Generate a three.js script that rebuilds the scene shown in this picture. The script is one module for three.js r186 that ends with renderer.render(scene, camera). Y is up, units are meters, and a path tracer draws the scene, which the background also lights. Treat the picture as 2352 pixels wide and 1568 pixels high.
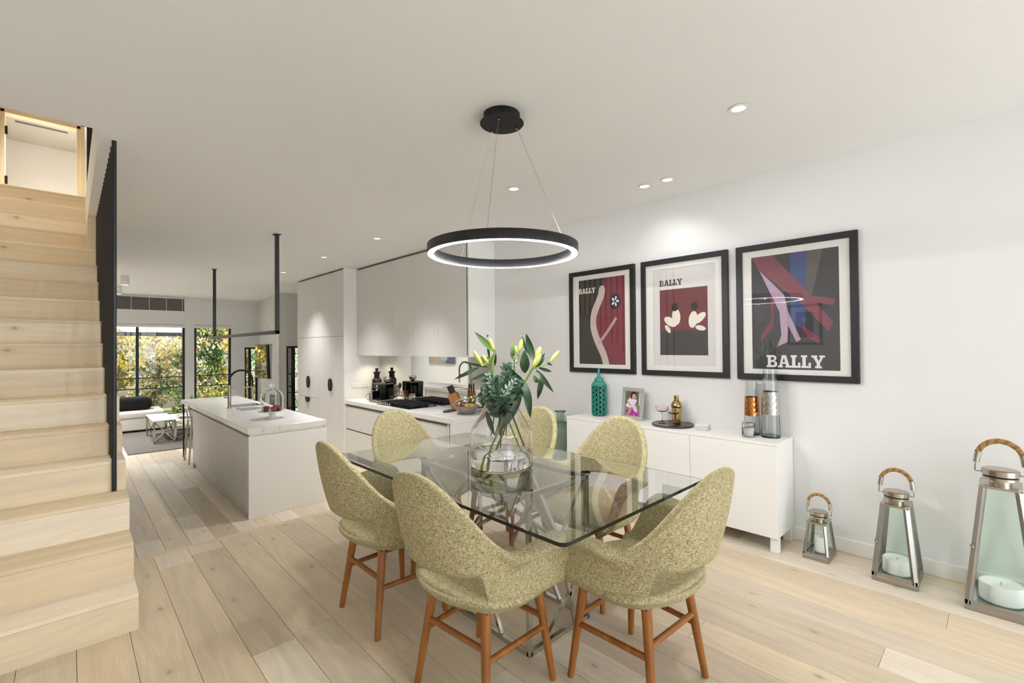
import * as THREE from 'three';
import { RoundedBoxGeometry } from 'three/addons/geometries/RoundedBoxGeometry.js';
import { mergeGeometries } from 'three/addons/utils/BufferGeometryUtils.js';
import { RectAreaLightUniformsLib } from 'three/addons/lights/RectAreaLightUniformsLib.js';

// ------------------------------------------------------------------ camera, sky, sun, exposure
RectAreaLightUniformsLib.init();
const scene = new THREE.Scene();
const D2R = Math.PI / 180;
const camera = new THREE.PerspectiveCamera(2 * Math.atan(784 / 1064.5) / D2R, 2352 / 1568, 0.05, 200);
camera.position.set(0, 1.4, 0);
camera.rotation.order = 'YXZ';
camera.rotation.set(0.5846 * D2R, -43.732 * D2R, -0.4978 * D2R);

const renderer = new THREE.WebGLRenderer({ antialias: true });
renderer.toneMapping = THREE.LinearToneMapping;
renderer.toneMappingExposure = 1.02;
renderer.shadowMap.enabled = true;
renderer.shadowMap.type = THREE.PCFSoftShadowMap;

scene.background = new THREE.Color(0.94, 1.0, 1.09);          // even bright overcast-white sky
scene.backgroundIntensity = 5.2;
const sun = new THREE.DirectionalLight(new THREE.Color(1, 0.95, 0.86), 6);
sun.position.set(14, 16, -15.5); sun.target.position.set(2, 0, -16);
sun.castShadow = true; sun.shadow.radius = 1.5; sun.shadow.mapSize.set(2048, 2048);
Object.assign(sun.shadow.camera, { left: -12, right: 12, top: 14, bottom: -14, near: 1, far: 60 });
scene.add(sun, sun.target);

const LAMP = new THREE.Color(0.97, 0.985, 1.03);
const DINE_I = 4.2, KITCH_I = 17, LIVING_I = 16, WASH_I = 0.7, RING_I = 0.72, RING_L = 14, CAB_I = 1.1;

// ------------------------------------------------------------------ helpers
let seedState = 20240517;
function rnd() { seedState = (seedState + 0x6d2b79f5) | 0; let t = Math.imul(seedState ^ (seedState >>> 15), 1 | seedState); t = (t + Math.imul(t ^ (t >>> 7), 61 | t)) ^ t; return ((t ^ (t >>> 14)) >>> 0) / 4294967296; }
const rr = (a, b) => a + (b - a) * rnd();
const V = (x, y, z) => new THREE.Vector3(x, y, z);
const names = new Map();
function numbered(n) { const k = names.get(n) ?? 0; names.set(n, k + 1); return k ? n + '_' + String(k).padStart(3, '0') : n; }
function mark(o) { o.traverse((c) => { if (c.isMesh) { c.castShadow = true; c.receiveShadow = true; } }); return o; }
function put(name, geo, mat, parent, data) {
  const g = Array.isArray(geo) ? merge(geo) : geo;
  const m = new THREE.Mesh(g, mat);
  m.castShadow = m.receiveShadow = true;
  if (parent) {
    const c = (parent.userData.__n ??= {}); const k = c[name] ?? 0; c[name] = k + 1;
    m.name = k ? name + '_' + String(k).padStart(3, '0') : name;
    parent.add(m);
  } else { m.name = numbered(name); scene.add(m); }
  if (data) Object.assign(m.userData, data);
  return m;
}
function thing(name, label, category, pos = [0, 0, 0], turn = 0, group) {
  const o = new THREE.Group(); o.name = numbered(name); scene.add(o);
  o.position.set(...pos); o.rotation.y = turn;
  Object.assign(o.userData, { label, category }); if (group) o.userData.group = group;
  return o;
}
function solo(name, label, category, geo, mat, pos = [0, 0, 0], turn = 0, group) {
  const m = put(name, geo, mat, null, { label, category }); if (group) m.userData.group = group;
  m.position.set(...pos); m.rotation.y = turn; return m;
}
function struct(name) { const o = new THREE.Group(); o.name = numbered(name); o.userData.kind = 'structure'; scene.add(o); return o; }
function structMesh(name, geo, mat) { return put(name, geo, mat, null, { kind: 'structure' }); }
function copyOf(src, label, pos, turn = 0) {
  const c = src.clone(); c.name = numbered(src.name.replace(/_\d{3}$/, '')); c.userData = { ...src.userData, label };
  c.position.set(...pos); c.rotation.set(0, turn, 0); scene.add(c); return c;
}
function merge(list) {
  const a = list.map((g) => { const q = g.index ? g.toNonIndexed() : g.clone(); for (const k of Object.keys(q.attributes)) if (!['position', 'normal', 'uv'].includes(k)) q.deleteAttribute(k); if (!q.attributes.uv) q.setAttribute('uv', new THREE.BufferAttribute(new Float32Array(q.attributes.position.count * 2), 2)); return q; });
  return a.length === 1 ? a[0] : mergeGeometries(a);
}
const box = (x0, x1, y0, y1, z0, z1) => new THREE.BoxGeometry(x1 - x0, y1 - y0, z1 - z0).translate((x0 + x1) / 2, (y0 + y1) / 2, (z0 + z1) / 2);
const rbox = (x0, x1, y0, y1, z0, z1, r = 0.003, s = 1) => new RoundedBoxGeometry(x1 - x0, y1 - y0, z1 - z0, s, Math.min(r, (x1 - x0) / 2.1, (y1 - y0) / 2.1, (z1 - z0) / 2.1)).translate((x0 + x1) / 2, (y0 + y1) / 2, (z0 + z1) / 2);
const lathe = (pts, seg = 40) => new THREE.LatheGeometry(pts.map(([r, y]) => new THREE.Vector2(Math.max(r, 1e-5), y)), seg);
const cyl = (r0, r1, y0, y1, seg = 20, x = 0, z = 0) => new THREE.CylinderGeometry(r1, r0, y1 - y0, seg).translate(x, (y0 + y1) / 2, z);
function rod(a, b, r0, r1 = r0, seg = 12) {
  const d = b.clone().sub(a), l = d.length();
  return new THREE.CylinderGeometry(r1, r0, l, seg).translate(0, l / 2, 0).applyQuaternion(new THREE.Quaternion().setFromUnitVectors(V(0, 1, 0), d.normalize())).translate(a.x, a.y, a.z);
}
function bar(a, b, w, h = w) {
  const d = b.clone().sub(a), l = d.length(); const m = new THREE.Matrix4(), y = d.normalize(), up = Math.abs(y.y) > 0.99 ? V(1, 0, 0) : V(0, 1, 0);
  const x = up.clone().cross(y).normalize(), z = x.clone().cross(y); m.makeBasis(x, y, z);
  return new THREE.BoxGeometry(w, l, h).translate(0, l / 2, 0).applyMatrix4(m).translate(a.x, a.y, a.z);
}
const tube = (pts, r, seg = 48, rs = 10, closed = false) => new THREE.TubeGeometry(new THREE.CatmullRomCurve3(pts, closed), seg, r, rs, closed);
// box-mapped uv in metres; v runs along the given axis
function metreUV(geo, along = 'y', ou = 0, ov = 0, su = 1, sv = 1) {
  const g = geo.index ? geo.toNonIndexed() : geo, p = g.attributes.position, n = g.attributes.normal, uv = new Float32Array(p.count * 2);
  for (let i = 0; i < p.count; i++) {
    const P = { x: p.getX(i), y: p.getY(i), z: p.getZ(i) }, N = { x: Math.abs(n.getX(i)), y: Math.abs(n.getY(i)), z: Math.abs(n.getZ(i)) };
    const rest = ['x', 'y', 'z'].filter((k) => k !== along); const u = N[rest[0]] > N[rest[1]] ? P[rest[1]] : P[rest[0]];
    uv[2 * i] = (u + ou) * su; uv[2 * i + 1] = (P[along] + ov) * sv;
  }
  g.setAttribute('uv', new THREE.BufferAttribute(uv, 2)); return g;
}

// ------------------------------------------------------------------ noise and textures
const PERM = new Uint8Array(512); { const p = [...Array(256).keys()]; for (let i = 255; i > 0; i--) { const j = Math.floor(rnd() * (i + 1)); [p[i], p[j]] = [p[j], p[i]]; } for (let i = 0; i < 512; i++) PERM[i] = p[i & 255]; }
const h2 = (x, y) => PERM[(PERM[x & 255] + y) & 255] / 255;
function vnoise(x, y) { const xi = Math.floor(x), yi = Math.floor(y), fx = x - xi, fy = y - yi, u = fx * fx * (3 - 2 * fx), v = fy * fy * (3 - 2 * fy); const a = h2(xi, yi), b = h2(xi + 1, yi), c = h2(xi, yi + 1), d = h2(xi + 1, yi + 1); return a + (b - a) * u + (c - a + (a - b - c + d) * u) * v; }
function fbm(x, y, o = 4) { let s = 0, a = 0.5, t = 0; for (let i = 0; i < o; i++) { s += a * vnoise(x, y); t += a; x = x * 2.03 + 17.1; y = y * 2.03 + 9.7; a *= 0.5; } return s / t; }
function dataTex(w, h, f, srgb = true) {
  const d = new Uint8Array(w * h * 4);
  for (let y = 0; y < h; y++) for (let x = 0; x < w; x++) { const c = f(x, y), i = (y * w + x) * 4; for (let k = 0; k < 3; k++) d[i + k] = Math.max(0, Math.min(255, Math.round(typeof c === 'number' ? c : c[k]))); d[i + 3] = 255; }
  const t = new THREE.DataTexture(d, w, h, THREE.RGBAFormat); t.wrapS = t.wrapT = THREE.RepeatWrapping; t.magFilter = THREE.LinearFilter; t.minFilter = THREE.LinearMipmapLinearFilter; t.generateMipmaps = true;
  if (srgb) t.colorSpace = THREE.SRGBColorSpace; t.needsUpdate = true; return t;
}
function canvasTex(w, h, draw) { const c = document.createElement('canvas'); c.width = w; c.height = h; draw(c.getContext('2d'), w, h); const t = new THREE.CanvasTexture(c); t.colorSpace = THREE.SRGBColorSpace; t.anisotropy = 8; return t; }
// oak: 0.4 m wide, 2.2 m long
function oakTex(seed, rgb, contrast = 1, knots = 5) {
  const K = []; for (let i = 0; i < knots; i++) K.push([rr(0.03, 0.97) * 0.4, rr(0.03, 0.97) * 2.2, rr(0.004, 0.011), rr(0.5, 1)]);
  const W = 512, H = 2048;
  return dataTex(W, H, (px, py) => {
    const x = px / W * 0.4, y = py / H * 2.2; let dx = 0;
    let dark = 0;
    for (const [kx, ky, kr, ks] of K) { const ex = (x - kx) / kr, ey = (y - ky) / (kr * 1.7), q = ex * ex + ey * ey; if (q < 60) { dark += ks * Math.exp(-q * 1.1) * 52 + ks * Math.exp(-q * 0.09) * 8; dx += (x > kx ? 1 : -1) * 0.006 * Math.exp(-q * 0.06); } }
    const xx = x - dx, wob = fbm(xx * 9 + seed * 31, y * 1.3, 3);
    const band = Math.sin((xx * 46 + wob * 9 + fbm(xx * 4 + seed, y * 0.7, 2) * 10) * 2.2);
    const fine = fbm(xx * 420 + seed * 7, y * 9, 3) - 0.5, pore = vnoise(xx * 900 + seed, y * 24);
    const broad = fbm(xx * 7 + seed * 3, y * 0.9 + seed, 3) - 0.5;
    const l = (band * 3.2 + fine * 19 + broad * 24 - (pore > 0.82 ? 7 : 0)) * contrast - dark;
    const warm = broad * 7 + band * 1.2;
    return [rgb[0] + l + warm * 0.3, rgb[1] + l * 1.0, rgb[2] + l * 0.98 - warm];
  });
}
const oakMaps = [1, 2, 3, 4].map((s) => oakTex(s, [220, 206, 184], 1, [1, 3, 2, 5][s - 1]));
const stairMap = oakTex(9, [236, 222, 196], 0.75, 4);
const fabricSize = 0.44;
const palette = [[208, 198, 162], [190, 179, 138], [170, 158, 114], [144, 132, 90], [110, 99, 66], [218, 210, 182]];
function threadTone(i, t, s) { const seg = vnoise(i * 5.37 + s, t); const k = seg < 0.2 ? 4 : seg < 0.38 ? 3 : seg < 0.56 ? 2 : seg < 0.74 ? 1 : seg < 0.9 ? 0 : 5; return palette[k]; }
const fabricMap = dataTex(1024, 1024, (x, y) => {
  const cell = 4, i = Math.floor(x / cell), j = Math.floor(y / cell), over = (i + j) % 2 === 0;
  const a = threadTone(i, y / 13, 3), b = threadTone(j + 97, x / 13, 61), c = over ? a : b, o = over ? b : a, n = (h2(x * 7, y * 3) - 0.5) * 16;
  return [0, 1, 2].map((k) => c[k] * 0.78 + o[k] * 0.22 + n);
});
const fabricBump = dataTex(512, 512, (x, y) => { const i = Math.floor(x / 4), j = Math.floor(y / 4), over = (i + j) % 2 === 0; const q = over ? Math.sin((x % 4 + 0.5) / 4 * Math.PI) : Math.sin((y % 4 + 0.5) / 4 * Math.PI); return 70 + 130 * q + 55 * (vnoise(i * 3.3, y / 9) + vnoise(j * 3.3 + 50, x / 9) - 1); }, false);
const chairWoodMap = dataTex(128, 512, (x, y) => { const l = (fbm(x / 9, y / 90, 4) - 0.5) * 60; return [148 + l, 90 + l * 0.75, 36 + l * 0.45]; });
const marbleMap = dataTex(512, 1024, (x, y) => { const u = x / 256, v = y / 256, w = fbm(u * 1.3, v * 1.3, 4), a = Math.abs(Math.sin((u * 0.7 + v * 0.55 + w * 2.6) * 3.1)), vein = Math.pow(1 - a, 26) * fbm(u * 2 + 4, v * 2, 3), l = (fbm(u * 3 + 9, v * 3, 4) - 0.5) * 10; return [232 + l - vein * 70, 229 + l - vein * 66, 223 + l - vein * 58]; });
const plasterMap = dataTex(256, 256, (x, y) => { const l = (fbm(x / 40, y / 14, 4) - 0.5) * 26; return [218 + l, 216 + l, 210 + l]; });
const rugMap = dataTex(256, 256, (x, y) => { const l = ((x >> 1) + (y >> 1)) % 2 * 10 + (fbm(x / 5, y / 30, 3) - 0.5) * 40; return [108 + l, 102 + l, 93 + l]; });
const leafTone = dataTex(64, 128, (x, y) => { const mid = Math.abs(x - 32) < 2 ? 22 : 0, l = (fbm(x / 4, y / 50, 2) - 0.5) * 24 + mid; return [150 + l, 172 + l, 140 + l]; });

// ------------------------------------------------------------------ materials
const std = (o) => new THREE.MeshStandardMaterial(o), phys = (o) => new THREE.MeshPhysicalMaterial(o);
const M = {
  wall: std({ color: '#e4e3e0', roughness: 0.9 }), ceil: std({ color: '#eeeeec', roughness: 0.95 }), trim: std({ color: '#ebe9e3', roughness: 0.5 }),
  cabinet: std({ color: '#dfddd8', roughness: 0.42 }), cabinetWhite: std({ color: '#eceae4', roughness: 0.45 }), gap: std({ color: '#6f6c66', roughness: 0.8 }),
  sideboard: std({ color: '#efede7', roughness: 0.4 }), black: std({ color: '#17171a', roughness: 0.45 }), blackMatt: std({ color: '#141415', roughness: 0.7 }), blackGloss: std({ color: '#0d0d10', roughness: 0.12 }),
  chrome: std({ color: '#c9c8c4', metalness: 1, roughness: 0.13 }), nickel: std({ color: '#b9b1a5', metalness: 1, roughness: 0.22 }), steel: std({ color: '#a9a49c', metalness: 1, roughness: 0.32 }), darkMetal: std({ color: '#4a4642', metalness: 1, roughness: 0.4 }),
  gold: std({ color: '#b59b62', metalness: 1, roughness: 0.16 }), copper: std({ color: '#c98552', metalness: 1, roughness: 0.2 }), mirror: std({ color: '#dcdcd8', metalness: 1, roughness: 0.02 }),
  marble: std({ map: marbleMap, roughness: 0.22 }), plaster: std({ map: plasterMap, roughness: 0.3 }), rug: std({ map: rugMap, roughness: 1 }),
  glass: phys({ color: '#ffffff', transmission: 1, thickness: 0.01, ior: 1.5, roughness: 0, attenuationColor: new THREE.Color(0.72, 0.9, 0.84), attenuationDistance: 0.13 }),
  clear: phys({ color: '#ffffff', transmission: 1, thickness: 0.003, ior: 1.47, roughness: 0, attenuationColor: new THREE.Color(0.93, 0.97, 0.96), attenuationDistance: 0.2 }),
  smoke: phys({ color: '#ffffff', transmission: 1, thickness: 0.003, ior: 1.48, roughness: 0, attenuationColor: new THREE.Color(0.62, 0.67, 0.66), attenuationDistance: 0.012 }),
  greenGlass: phys({ color: '#ffffff', transmission: 1, thickness: 0.004, ior: 1.48, roughness: 0.04, attenuationColor: new THREE.Color(0.5, 0.66, 0.6), attenuationDistance: 0.012 }),
  pinkGlass: phys({ color: '#ffffff', transmission: 1, thickness: 0.002, ior: 1.45, roughness: 0, attenuationColor: new THREE.Color(0.95, 0.72, 0.64), attenuationDistance: 0.008 }),
  water: phys({ color: '#ffffff', transmission: 1, thickness: 0.1, ior: 1.33, roughness: 0 }),
  pane: phys({ color: '#fbfefc', transmission: 1, thickness: 0, ior: 1.28, roughness: 0 }), paneClear: phys({ color: '#ffffff', transmission: 1, thickness: 0, ior: 1.3, roughness: 0 }), picturePane: phys({ color: '#ffffff', transmission: 1, thickness: 0, ior: 1.45, roughness: 0 }),
  fabric: std({ map: fabricMap, bumpMap: fabricBump, bumpScale: 0.0012, roughness: 0.95 }), chairWood: std({ map: chairWoodMap, roughness: 0.38 }),
  paper: std({ color: '#e9e7e0', roughness: 0.8 }), mount: std({ color: '#e6e4de', roughness: 0.85 }), frameBlack: std({ color: '#1b1a19', roughness: 0.5 }),
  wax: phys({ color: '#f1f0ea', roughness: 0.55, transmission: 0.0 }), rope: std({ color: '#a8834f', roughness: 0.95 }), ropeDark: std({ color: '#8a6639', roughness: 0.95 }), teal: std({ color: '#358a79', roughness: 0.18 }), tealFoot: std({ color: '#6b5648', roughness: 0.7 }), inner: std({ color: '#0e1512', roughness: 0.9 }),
  lampGlow: std({ color: '#ffffff', emissive: new THREE.Color(1, 0.96, 0.9), emissiveIntensity: 2.4, roughness: 0.6 }), ringGlow: std({ color: '#ffffff', emissive: new THREE.Color(1, 0.97, 0.93), emissiveIntensity: 3.2, roughness: 0.6 }),
  whitePlastic: std({ color: '#e8e6e1', roughness: 0.5 }), white: std({ color: '#efeeea', roughness: 0.3 }), upholstery: std({ color: '#d3cec3', roughness: 0.95 }), velvet: std({ color: '#08080a', roughness: 1 }),
  woodWarm: std({ color: '#a8713d', roughness: 0.5 }), woodDark: std({ color: '#4b3a2e', roughness: 0.6 }), red: std({ color: '#8c1526', roughness: 0.5 }), ceramicGrey: std({ color: '#8f877b', roughness: 0.5 }),
  stem: std({ color: '#7f9a3c', roughness: 0.55 }), stemBrown: std({ color: '#5c5030', roughness: 0.7 }), leafDark: phys({ color: '#3d5f36', map: leafTone, roughness: 0.4, transmission: 0.0, side: THREE.DoubleSide }), leafPale: std({ color: '#9fba72', map: leafTone, roughness: 0.5, side: THREE.DoubleSide }),
  bud: std({ color: '#c9d565', roughness: 0.45 }), budTip: std({ color: '#e5ea9a', roughness: 0.5 }), euca: std({ color: '#4b6a50', roughness: 0.75, side: THREE.DoubleSide }), eucaPale: std({ color: '#9db3a4', roughness: 0.8, side: THREE.DoubleSide }),
  fence: std({ color: '#8c8375', roughness: 0.9 }), paving: std({ color: '#b9b6ae', roughness: 0.9 }), soil: std({ color: '#5b4b39', roughness: 1 }), soilLawn: std({ color: '#6f7a4a', roughness: 1 }), leafGarden: std({ color: '#ffffff', roughness: 0.7, side: THREE.DoubleSide }),
  warmFrame: std({ color: '#efe6d2', roughness: 0.55 }), ceilGrey: std({ color: '#bdbcb8', roughness: 0.95 }), navy: std({ color: '#1c2530', roughness: 0.5 }), grille: std({ color: '#8d8a84', roughness: 0.6 }), grilleDark: std({ color: '#3c3a37', roughness: 0.8 }),
};
const floorTints = ['#ffffff', '#f3efe8', '#e9e3da', '#f8f1e4'];
const floorMats = []; for (const m of oakMaps) for (const t of floorTints) floorMats.push(std({ map: m, color: t, roughness: 0.42 }));
const stairMats = ['#ffffff', '#f5f0e6', '#eee6da'].map((c) => std({ map: stairMap, color: c, roughness: 0.55 }));

// ------------------------------------------------------------------ floors of separate planks
const H = 2.675, K = -0.36, XR = 3.768;
function plankGeo(w, t, l, c = 0.0012) {  // top-chamfered board centred on x and z, top at y = 0
  const s = new THREE.Shape(); const a = w / 2; s.moveTo(-a, -t); s.lineTo(a, -t); s.lineTo(a, -c); s.lineTo(a - c, 0); s.lineTo(-a + c, 0); s.lineTo(-a, -c); s.closePath();
  const g = new THREE.ExtrudeGeometry(s, { depth: l, bevelEnabled: false }).translate(0, 0, -l / 2); return g;
}
function plankField(parent, x0, x1, z0, z1, y, pw, phase, cuts) {
  let row = 0;
  for (let x = x0 + phase - pw; x < x1; x += pw, row++) {
    const a = Math.max(x, x0), b = Math.min(x + pw, x1); if (b - a < 0.012) continue;
    let z = z1 + (cuts ? 0 : 0); let first = rr(0.5, 2.05);
    while (z > z0 + 0.01) {
      const l = Math.min(first, z - z0); first = rnd() < 0.72 ? 2.05 : rr(1.0, 1.9);
      if (z - l - z0 < 0.12) { /* short end piece joins */ }
      const len = (z - l - z0 < 0.12) ? z - z0 : l; const q = Math.min(len, 2.18);
      const g = plankGeo(b - a - 0.0016, 0.016, q - 0.0014); const m = floorMats[Math.floor(rnd() * floorMats.length)];
      metreUV(g, 'z', (b - a) / 2 + (rnd() < 0.5 ? 0.004 : 0.2), q / 2 + rr(0, Math.max(0, 2.19 - q)), 1 / 0.4 * (rnd() < 0.5 ? 1 : -1), 1 / 2.2 * (rnd() < 0.5 ? 1 : -1));
      const o = put('plank', g, m, parent); o.position.set((a + b) / 2, y, z - q / 2);
      z -= q;
    }
  }
}
const floor = struct('floor');
put('subfloor', box(-0.87, XR, -0.3, -0.017, -4.0, 3.6), M.gap, floor);
plankField(floor, -0.87, XR, -3.945, 3.6, 0, 0.1925, 0.127);
const nosing = struct('trim_1');
put('nosing_board', metreUV(rbox(0.255, XR, -0.03, 0, -4.012, -3.948, 0.006, 2), 'x', 0.1, 1, 1 / 0.4, 1 / 2.2), stairMats[2], nosing);
put('riser', metreUV(box(0.255, XR, -0.18, -0.03, -4.005, -3.99), 'x', 0, 0, 2, 0.4), stairMats[1], nosing);
put('tread', metreUV(rbox(0.255, 3.15, -0.2, -0.18, -4.265, -4.0, 0.004), 'x', 0, 0.3, 2, 0.4), stairMats[1], nosing);
put('riser', metreUV(box(0.255, 3.15, K, -0.2, -4.258, -4.24), 'x', 0, 0.5, 2, 0.4), stairMats[2], nosing);
const kitchenFloor = struct('kitchen_floor');
put('subfloor', box(-0.87, 4.6, K - 0.3, K - 0.017, -14.05, -4.0), M.gap, kitchenFloor);
plankField(kitchenFloor, 0.2, 4.5, -13.9, -4.24, K, 0.19, 0.035);
put('plank', metreUV(box(-0.87, 0.2, K - 0.017, K, -13.9, -4.0), 'z', 0, 0, 1 / 0.4, 1 / 2.2), floorMats[3], kitchenFloor);

// ------------------------------------------------------------------ shell
const ceiling = structMesh('ceiling', [box(0.13, 4.7, H, 3.06, -14.05, 3.75), box(-0.87, 0.13, H, 3.06, -3.58, 3.75), box(-0.87, 0.13, H, 3.06, -14.05, -6.92)], M.ceil);
structMesh('wall_right', box(XR, XR + 0.2, K - 0.3, H, -9.2, 3.75), M.wall);
structMesh('wall_right', box(4.5, 4.7, K - 0.3, H, -11.4, -9.0), M.wall); structMesh('wall_right', box(XR + 0.2, 4.5, K - 0.3, H, -9.2, -9.0), M.wall);
const base1 = struct('baseboard_right'); put('board', rbox(XR - 0.016, XR, 0, 0.094, -4.0, 3.6, 0.004, 2), M.trim, base1);
structMesh('wall_left', box(-1.07, -0.87, K - 0.3, 6.4, -14.2, 3.75), M.wall);
structMesh('wall_back', [box(-1.07, -0.6, -0.3, H, 3.6, 3.75), box(3.5, XR + 0.2, -0.3, H, 3.6, 3.75), box(-0.6, 3.5, 2.45, H, 3.6, 3.75)], M.wall);
{ // glazed sliding doors behind the photographer, the daylight of the dining room
  const w = struct('window_1');
  put('window_frame', [box(-0.6, 3.5, 2.39, 2.45, 3.63, 3.7), box(-0.6, 3.5, 0, 0.05, 3.63, 3.7), ...[-0.6, 0.76, 2.12, 3.44].map((x) => box(x, x + 0.06, 0.05, 2.39, 3.63, 3.7))], M.black, w);
  for (const x of [-0.54, 0.82, 2.18]) put('pane', box(x, x + 1.28, 0.05, 2.39, 3.66, 3.668), M.paneClear, w);
}
structMesh('wall_understair', box(0.14, 0.25, K - 0.1, H, -9.2, -6.45), M.wall);
const bulkhead = structMesh('wall_stair', [box(0.13, 0.27, 2.353, H + 0.01, -6.4, -5.924)], stairMats[1]);
// far wall with three openings
{
  const z0 = -14.05, z1 = -13.9; const B = [];
  const cols = [[-0.87, 0.1, []], [0.1, 2.085, [[K, 2.0]]], [2.085, 2.275, []], [2.275, 3.086, [[K, 2.0]]], [3.086, 3.4, []], [3.4, 3.72, [[K, 1.43]]], [3.72, 4.7, []]];
  for (const [a, b, op] of cols) { if (!op.length) B.push(box(a, b, K - 0.3, H, z0, z1)); else { B.push(box(a, b, op[0][1], H, z0, z1)); B.push(box(a, b, K - 0.3, op[0][0], z0, z1)); } }
  structMesh('wall_far', B, M.wall);
}
// chimney breast running slightly askew, and the recess wall with its glazed door
{
  const s = new THREE.Shape(); s.moveTo(3.49, 11.4); s.lineTo(3.735, 13.9); s.lineTo(3.9, 13.9); s.lineTo(3.9, 11.55); s.lineTo(3.56, 11.55); s.lineTo(3.545, 11.4); s.closePath();
  const g = new THREE.ExtrudeGeometry(s, { depth: H - K + 0.01, bevelEnabled: false }).rotateX(-Math.PI / 2).translate(0, K - 0.01, 0);
  structMesh('wall_chimney', metreUV(g, 'y', 0, 0, 1, 1), M.plaster);
  structMesh('wall_recess', [box(3.545, 3.655, K - 0.3, H, -11.55, -11.4), box(3.655, 4.3, 1.445, H, -11.55, -11.4), box(4.3, 4.7, K - 0.3, H, -11.55, -11.4)], M.wall);
}
function windowUnit(n, x0, x1, y0, y1, z, mull, rails, fr = 0.05, depth = 0.07) {
  const w = struct('window_' + n);
  const parts = [box(x0, x1, y1 - fr, y1, z - depth, z), box(x0, x1, y0, y0 + fr, z - depth, z), box(x0, x0 + fr, y0, y1, z - depth, z), box(x1 - fr, x1, y0, y1, z - depth, z)];
  put('window_frame', parts, M.black, w);
  for (const [a, b] of mull) put('mullion', box(a, b, y0 + fr, y1 - fr, z - depth, z + 0.005), M.black, w);
  for (const y of rails) put('rail', box(x0 + fr, x1 - fr, y - 0.011, y + 0.011, z - depth + 0.01, z - 0.01), M.black, w);
  const xs = [x0 + fr, ...mull.flat(), x1 - fr];
  for (let i = 0; i < xs.length; i += 2) put('pane', box(xs[i], xs[i + 1], y0 + fr, y1 - fr, z - 0.04, z - 0.034), M.paneClear, w);
  return w;
}
const w2 = windowUnit(2, 0.1, 2.085, K, 2.0, -13.93, [[1.136, 1.192]], [0.72, 0.47]);
put('blind_cassette', rbox(0.101, 2.084, 1.925, 1.992, -13.929, -13.9, 0.004), M.whitePlastic, w2);
const w3 = windowUnit(3, 2.275, 3.086, K, 2.0, -13.93, [], [0.73, 0.47]);
put('blind_cassette', rbox(2.276, 3.085, 1.925, 1.992, -13.929, -13.9, 0.004), M.whitePlastic, w3);
function glassDoor(n, x0, x1, y1, z, mx) {
  const d = struct('door_' + n);
  put('door_frame', [box(x0, x0 + 0.045, K, y1, z - 0.07, z), box(x1 - 0.045, x1, K, y1, z - 0.07, z), box(x0, x1, y1 - 0.045, y1, z - 0.07, z), box(x0, x1, K, K + 0.08, z - 0.07, z), box(mx, mx + 0.06, K, y1, z - 0.06, z + 0.01)], M.black, d);
  for (const y of [0.0, 0.36, 0.8]) put('rail', box(x0 + 0.04, x1 - 0.04, y - 0.01, y + 0.01, z - 0.05, z - 0.02), M.black, d);
  put('door_handle', [rbox(mx + 0.005, mx + 0.04, 0.4, 0.62, z + 0.01, z + 0.03, 0.005), rbox(mx - 0.1, mx + 0.03, 0.5, 0.525, z + 0.05, z + 0.07, 0.006), rbox(mx + 0.01, mx + 0.035, 0.5, 0.525, z + 0.02, z + 0.07, 0.004)], M.blackMatt, d);
  put('pane', box(x0 + 0.045, x1 - 0.045, K + 0.08, y1 - 0.045, z - 0.035, z - 0.03), M.paneClear, d);
}
glassDoor(1, 3.4, 3.72, 1.43, -13.93, 3.5); glassDoor(2, 3.655, 4.3, 1.445, -11.43, 3.79);

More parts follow.
